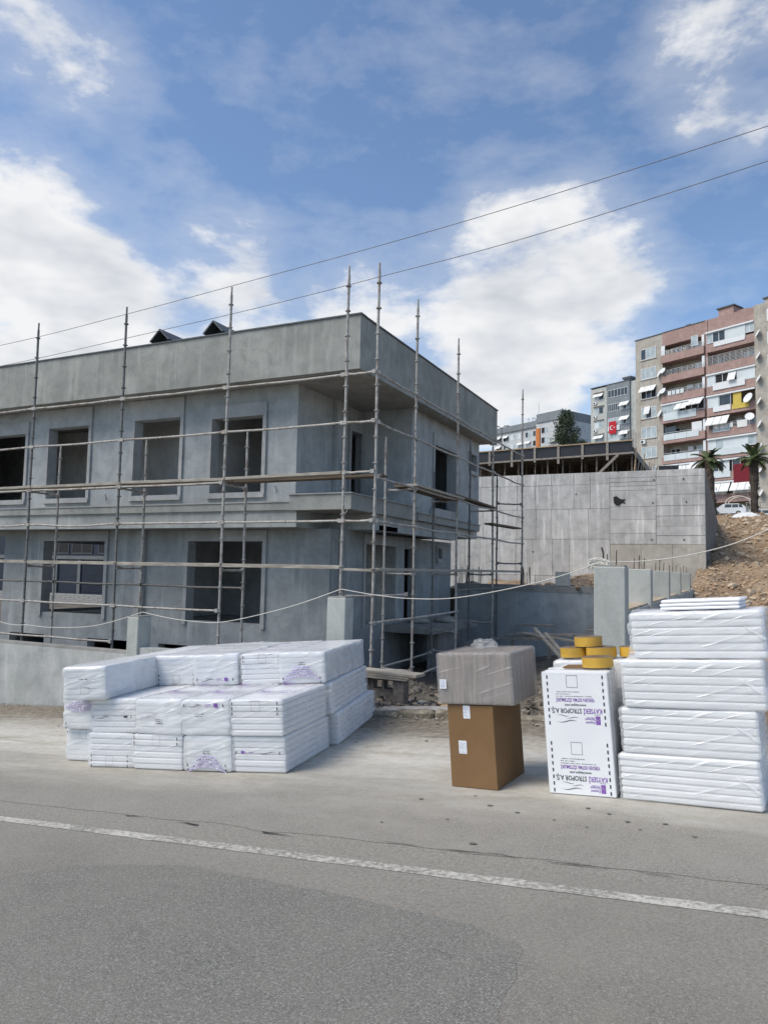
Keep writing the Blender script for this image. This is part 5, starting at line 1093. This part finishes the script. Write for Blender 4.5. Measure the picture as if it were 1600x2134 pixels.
# flag: red with white crescent and star
fl = thing('hanging_flag', 'red flag with a white crescent and star hanging on the grey apartment block', 'flag', mat4=GB_.matrix_basis @ Matrix.Translation((5.7, -.45, 32.9)))
m = MB(); N_ = 10; m.add([(1.9 * i / N_, -.04 * math.sin(i * 1.1), z) for i in range(N_ + 1) for z in (0, 2.75)], [(2 * i, 2 * i + 2, 2 * i + 3, 2 * i + 1) for i in range(N_)], True); m.build('cloth', simple('flag_red', (.50, .010, .022), .8), fl)
m = MB(); cr = [(math.cos(a), math.sin(a)) for a in [R_(40 + 280 * i / 24) for i in range(25)]]; ou = [(.85 + .52 * x, 1.35 + .52 * y) for x, y in cr]; inn = [(.99 + .42 * x, 1.35 + .42 * y) for x, y in [(math.cos(a), math.sin(a)) for a in [R_(52 + 256 * i / 24) for i in range(25)]]]
m.add([(x, -.09, z) for x, z in ou + inn], [(i, i + 1, 26 + i, 25 + i) for i in range(24)]); m.build('crescent', M_WHITE, fl)
m = MB(); st_ = [(1.42 + (.22 if i % 2 == 0 else .09) * math.cos(R_(180 + 36 * i)), 1.35 + (.22 if i % 2 == 0 else .09) * math.sin(R_(180 + 36 * i))) for i in range(10)]; m.add([(x, -.09, z) for x, z in st_] + [(1.42, -.09, 1.35)], [(i, (i + 1) % 10, 10) for i in range(10)]); m.build('star', M_WHITE, fl)

RB = facade('apartment_row', 'long white apartment row with grey roof on the far hill behind the formwork', -68, 222)
M_ROW = plaster('white_render', (.48, .50, .51), (.55, .57, .58), (.62, .64, .65), .2)
part('body', M_ROW, RB, (1, 20.0, 0, 14, 8, 45.0)); part('body', M_ROW, RB, (20.01, 30, -1.5, 14, 8, 45.6)); part('roof', M_GREYB, RB, (.5, 20.3, -.5, 14, 45.01, 46.8)); part('roof', M_GREYB, RB, (20.31, 30, -1.8, 14, 45.61, 48.2)); part('orange_bay', simple('orange_render', (.55, .19, .05), .85), RB, (20.2, 21.6, -1.9, -1.51, 30, 44.0)); 
for k in range(4):
    z = 42.3 - 2.9 * k
    for j in range(6): win(RB, 1.8 + 3.1 * j, 4.1 + 3.1 * j, z, z + 1.7, -.002, ar.choice(('db', 'bb', 'kd', 'wb', 'ww'))); (awning(RB, 1.8 + 3.1 * j, 4.1 + 3.1 * j, z + 1.8, .8, .9, 2) if ar.random() < .4 else None)
    win(RB, 22, 24.6, z, z + 1.8, -1.502, 'kb')
for u in (13.5, 15.2, 19.0): m = MB(); m.tube([(u, 2, 46.7), (u, 2, 48.6)], .8, 10); m.tube([(u + 1.1, 2, 46.7), (u + 1.1, 2, 48.0)], .5, 8); m.build('water_tank', M_WHITE, RB)
MB().tube([(16.8, 3, 46.8), (16.8, 3, 53)], .05, 4).build('mast', M_STEELD, RB)
lm = thing('street_lamp', 'two-armed street lamp standing before the far white apartments', 'street lamp', at_y(1045, 945, 120)); MB().tube([(0, 0, -3), (0, 0, 4.5)], .09, 6).build('pole', M_STEELD, lm)
for sg in (-1, 1): MB().tube([(0, 0, 4.2), (.5 * sg, 0, 4.75), (.9 * sg, 0, 4.7)], .06, 5).build('arm', M_STEELD, lm); part('lamp_head', M_STEELD, lm, (.55 * sg, 1.3 * sg, -.15, .15, 4.62, 4.75))

# ------------------------------------------------------------------ trees
def leafcloud(pts, size, rnd, mat, name, parent):
    m = MB()
    for p in pts:
        d = Vector((rnd.uniform(-1, 1), rnd.uniform(-1, 1), rnd.uniform(-1, 1))).normalized(); e = d.orthogonal().normalized(); s = size * rnd.uniform(.5, 1.4)
        m.add([p - e * s * .5, p + d * s * .25, p + e * s * .5, p + d * s], [(0, 1, 2, 3)])
    m.build(name, mat, parent)
tr_ = random.Random(31); tb = at_y(1178, 925, 85.8); T1 = thing('evergreen_tree', 'dark ragged evergreen tree rising behind the formwork deck', 'tree', (tb.x, tb.y, 8)); zb = tb.z - 8
MB().tube([(0, 0, -2), (.1, 0, zb - 1), (0, .1, zb + 2.4)], [.3, .22, .06], 7).build('trunk', M_BARK, T1); pts = []
for c in range(110):
    h_ = tr_.uniform(-2.2, 3.7); rm = 2.0 * (1 - max(0, h_ - .3) / 4.8) ; a = tr_.uniform(0, 6.28); q = Vector((math.cos(a) * rm * tr_.uniform(.2, 1.05), math.sin(a) * rm * tr_.uniform(.2, 1.05), zb + h_))
    for k in range(55): pts.append(q + Vector((tr_.gauss(0, .25), tr_.gauss(0, .25), tr_.gauss(0, .3))))
for c in range(5):
    q = Vector((1.7 + .1 * c, 0, zb - .2 + .1 * c)); pts += [q + Vector((tr_.gauss(0, .18), tr_.gauss(0, .18), tr_.gauss(0, .12))) for k in range(30)]
leafcloud(pts, .20, tr_, M_LEAF, 'crown', T1)
def palm(px, ptop, pbase, y, label, seed, lean):
    rnd = random.Random(seed); b = at_y(px, pbase, y); t = at_y(px, ptop, y); P_ = thing('palm_tree', label, 'palm', (b.x, b.y, b.z - 1), group='palms before the apartments'); h_ = t.z - b.z + 1
    n = 16; m = MB(); m.tube([(lean * (1 - i / n), 0, h_ * i / n) for i in range(n + 1)], [.30 + .05 * (i % 2) + .08 * (i > n * .6) for i in range(n + 1)], 10, smooth=False)
    for i in range(110):
        z = rnd.uniform(.1, h_); a = rnd.uniform(0, 6.28); r_ = .36; p = Vector((r_ * math.cos(a) + lean * (1 - z / h_), r_ * math.sin(a), z)); m.add([p, p + Vector((.10 * math.cos(a) - .09 * math.sin(a), .10 * math.sin(a) + .09 * math.cos(a), .20)), p + Vector((.16 * math.cos(a), .16 * math.sin(a), .30)), p + Vector((.10 * math.cos(a) + .09 * math.sin(a), .10 * math.sin(a) - .09 * math.cos(a), .20))], [(0, 1, 2, 3)])
    m.build('trunk', M_BARK, P_)
    for i in range(26):
        a = rnd.uniform(0, 6.28); e0 = rnd.uniform(-.35, 1.3); L = rnd.uniform(1.2, 1.9); m = MB(); prev = None; p = Vector((0, 0, h_)); dirv = Vector((math.cos(a) * math.cos(e0), math.sin(a) * math.cos(e0), math.sin(e0))); K = 9
        for k in range(K):
            q = p + dirv * L / K; sd_ = dirv.cross(Vector((0, 0, 1))); sd_ = sd_.normalized() if sd_.length > .05 else Vector((1, 0, 0)); wl_ = .36 * math.sin(math.pi * (k + 1.2) / (K + 1.5)) + .05
            for sg in (-1, 1):
                for j in range(2):
                    o_ = p.lerp(q, j * .5); tip = o_ + sd_ * sg * wl_ + dirv * .16 - Vector((0, 0, .10)); m.add([o_ - dirv * .03, o_ + dirv * .09, tip + dirv * .04, tip - dirv * .02], [(0, 1, 2, 3)])
            m.add([p + Vector((0, 0, .012)), p - Vector((0, 0, .012)), q], [(0, 1, 2)])
            p = q; dirv = (dirv - Vector((0, 0, .13))).normalized()
        m.build('frond', M_PALM, P_)
palm(1476, 957, 1072, 76.5, 'palm with a leaning shaggy trunk beside the retaining wall end', 1, .55)
palm(1573, 955, 1072, 78.5, 'palm with a thick shaggy trunk in front of the red rug', 2, -.05)

# ------------------------------------------------------------------ cars, arch, railing on the hilltop street
M_CARW = simple('white_car_paint', (.72, .73, .74), .3, 0, .04); 
def car(label, x, y, z, L, hgt, seed):
    C_ = thing('parked_car', label, 'car', (x, y, z), group='white cars parked on the hilltop street'); W_ = 1.68
    low = [(0, .28), (L, .28), (L, .80), (L * .985, .92), (L * .78, .98), (L * .62, hgt - .06), (L * .56, hgt), (L * .20, hgt), (L * .06, hgt - .22), (L * .0, 1.0), (-.02, .6)]
    low = [(L - a, b) for a, b in low][::-1]
    m = MB(); m.prism(low, 0, W_, lambda u, v, w: (u - L / 2, w - W_ / 2, v)); m.build('body', M_CARW, C_)
    for j, (a, b, c, d) in enumerate(((.42, .60, .44, .62), (.62, .80, .64, .79), (.82, .93, .81, .88))):
        m = MB(); m.add([(L * a - L / 2, -W_ / 2 - .008, .98), (L * b - L / 2, -W_ / 2 - .008, .98), (L * d - L / 2, -W_ / 2 - .006, hgt - .09), (L * c - L / 2, -W_ / 2 - .006, hgt - .09)], [(0, 1, 2, 3)]); m.build('window', M_GLASS, C_)
    m = MB(); m.add([(L * .385 - L / 2, -W_ / 2 + .08, hgt - .09), (L * .385 - L / 2, W_ / 2 - .08, hgt - .09), (L * .235 - L / 2, W_ / 2 - .08, 1.0), (L * .235 - L / 2, -W_ / 2 + .08, 1.0)], [(0, 1, 2, 3)]); m.v = [(a - .02, b, c + .02) for a, b, c in m.v]; m.build('windscreen', M_GLASS, C_)
    for wx in (.19, .80):
        for sy in (-1, 1):
            yc = sy * (W_ / 2 - .08); m = MB(); m.tube([(L * wx - L / 2, yc - .1, .30), (L * wx - L / 2, yc + .1, .30)], .30, 14, smooth=False); w_ = m.build('wheel', M_RUBBER, C_); m = MB(); m.tube([(L * wx - L / 2, yc + sy * .1, .30), (L * wx - L / 2, yc + sy * .108, .30)], .18, 10, smooth=False); m.build('rim', M_STEEL, w_)
    for sy in (-.6, .6): part('tail_light', simple('tail_red', (.3, .01, .01), .3) if 'tail_red' not in MATS else MATS['tail_red'], C_, (L / 2 - .02, L / 2 + .012, sy - .12, sy + .12, .72, .95))
car('white hatchback parked at the top of the brown hillside, nearer the retaining wall', -.35, 97, 9.0, 3.9, 1.45, 1)
car('white saloon half hidden by the hill crest, right of the hatchback', 2.7, 95.5, 8.15, 4.2, 1.40, 2)
AR_ = thing('garden_arch', 'pale curved metal arch in front of the apartment block entrance', 'arch', at_y(1538, 1075, 103)); M_ARC = simple('arch_paint', (.55, .47, .40), .6)
for k, dy in enumerate((0, 1.2)): MB().tube([(1.45 * math.cos(a) + .35 * k, dy, 1.5 + 1.0 * math.sin(a)) if 0 < i < 12 else (1.45 * math.cos(a) + .35 * k, dy, -.5) for i, a in enumerate([math.pi * i / 12 for i in range(13)])], .09, 6).build('hoop', M_ARC, AR_)
RL = thing('street_railing', 'pale metal railing on the hilltop street right of the parked cars', 'railing', at_y(1556, 1078, 100))
for j in range(3): MB().tube([(0, 0, .5 + .65 * j), (9, -.2, .5 + .65 * j)], .035, 5).build('rail', M_STEEL, RL)
for j in range(7): MB().tube([(1.5 * j, -.03 * j, -.5), (1.5 * j, -.03 * j, 1.85)], .05, 5).build('post', M_STEEL, RL)
hw = at_y(1556, 1083, 53); m = MB(); hr = random.Random(4)
vs = [(.95 * math.cos(a) * c, .5 * math.sin(a) * c, .32 * s * (1 + .5 * mnoise.noise(Vector((math.cos(a) * 2, math.sin(a) * 2, s * 2))))) for a in [i * .3927 for i in range(16)] for c, s in ((1, 0), (.8, .6), (.4, .95), (0.02, 1))]
m.add(vs, [(i * 4 + j, ((i + 1) % 16) * 4 + j, ((i + 1) % 16) * 4 + j + 1, i * 4 + j + 1) for i in range(16) for j in range(3)]); o = m.build('plastic_sheet_heap', M_AWN); o.location = (hw.x, hw.y, fz_slope(hw.x, hw.y) + .02); tag(o, 'crumpled white plastic sheeting on the brown hill crest', 'plastic heap')

# ------------------------------------------------------------------ the neighbouring blue building seen past and through the house
M_BLUE = simple('navy_cladding', (.008, .014, .032), .5, 0, .3, 2); M_PALEB = simple('pale_stone_cladding', (.15, .16, .165), .8, 0, .15, 3)
NB = thing('neighbour_building', 'dark blue neighbouring building seen through the ground floor window opening', 'building', (-60, 38, -1))
part('wall', M_BLUE, NB, (0, 28, 0, 8, 0, 5.2)); part('upper_wall', M_PALEB, NB, (0, 28, .1, 8, 5.21, 9)); part('string_course', M_PALEB, NB, (0, 28, -.15, -.002, 3.05, 3.3)); part('base_course', M_PALEB, NB, (0, 28, -.1, -.002, 0, .35))
for x in (7.2, 11.5, 15.6, 17.9): part('pilaster', M_PALEB, NB, (x, x + .28, -.1, -.003, .36, 3.04))
for x in (14.9, 17.2, 19.8): w_ = win(NB, x, x + 2.0, 3.45, 5.0, -.004, 'kk', M_COP)
for k in range(14): part('louvre', M_BLUE, NB, (18.4, 20.6, -.08, -.01, .6 + .17 * k, .72 + .17 * k))
NWl = thing('white_brick_wall', 'low white brick wall in front of the blue neighbouring building', 'wall', (-46, 33, -1)); part('core', M_PALEB, NWl, (-16, 16, .05, .3, 0, .86))
bm_ = MB(); bm_.obox((0, 0, 0), (.78, .06, .11), None, .008); bme = bm_.mesh('brick'); bme.materials.append(simple('grey_white_brick', (.34, .335, .32), .9, 0, .2, 3))
for r_ in range(7):
    for i in range(30): o = bpy.data.objects.new('brick', bme); o.location = (-12 + .8 * i + (.4 if r_ % 2 else 0), .03, .07 + .12 * r_); link(o, NWl)

for o in bpy.data.objects:                     # fine print stays one mesh per colour
    if o.name.split('.')[0] in ('black_print', 'purple_print', 'tinted_print', 'label_print'): o['kind'] = 'stuff'
SC.cycles.use_adaptive_sampling = True; SC.cycles.adaptive_threshold = .02
SC.cycles.max_bounces = 5; SC.cycles.diffuse_bounces = 3; SC.cycles.glossy_bounces = 2; SC.cycles.transmission_bounces = 2; SC.cycles.transparent_max_bounces = 12
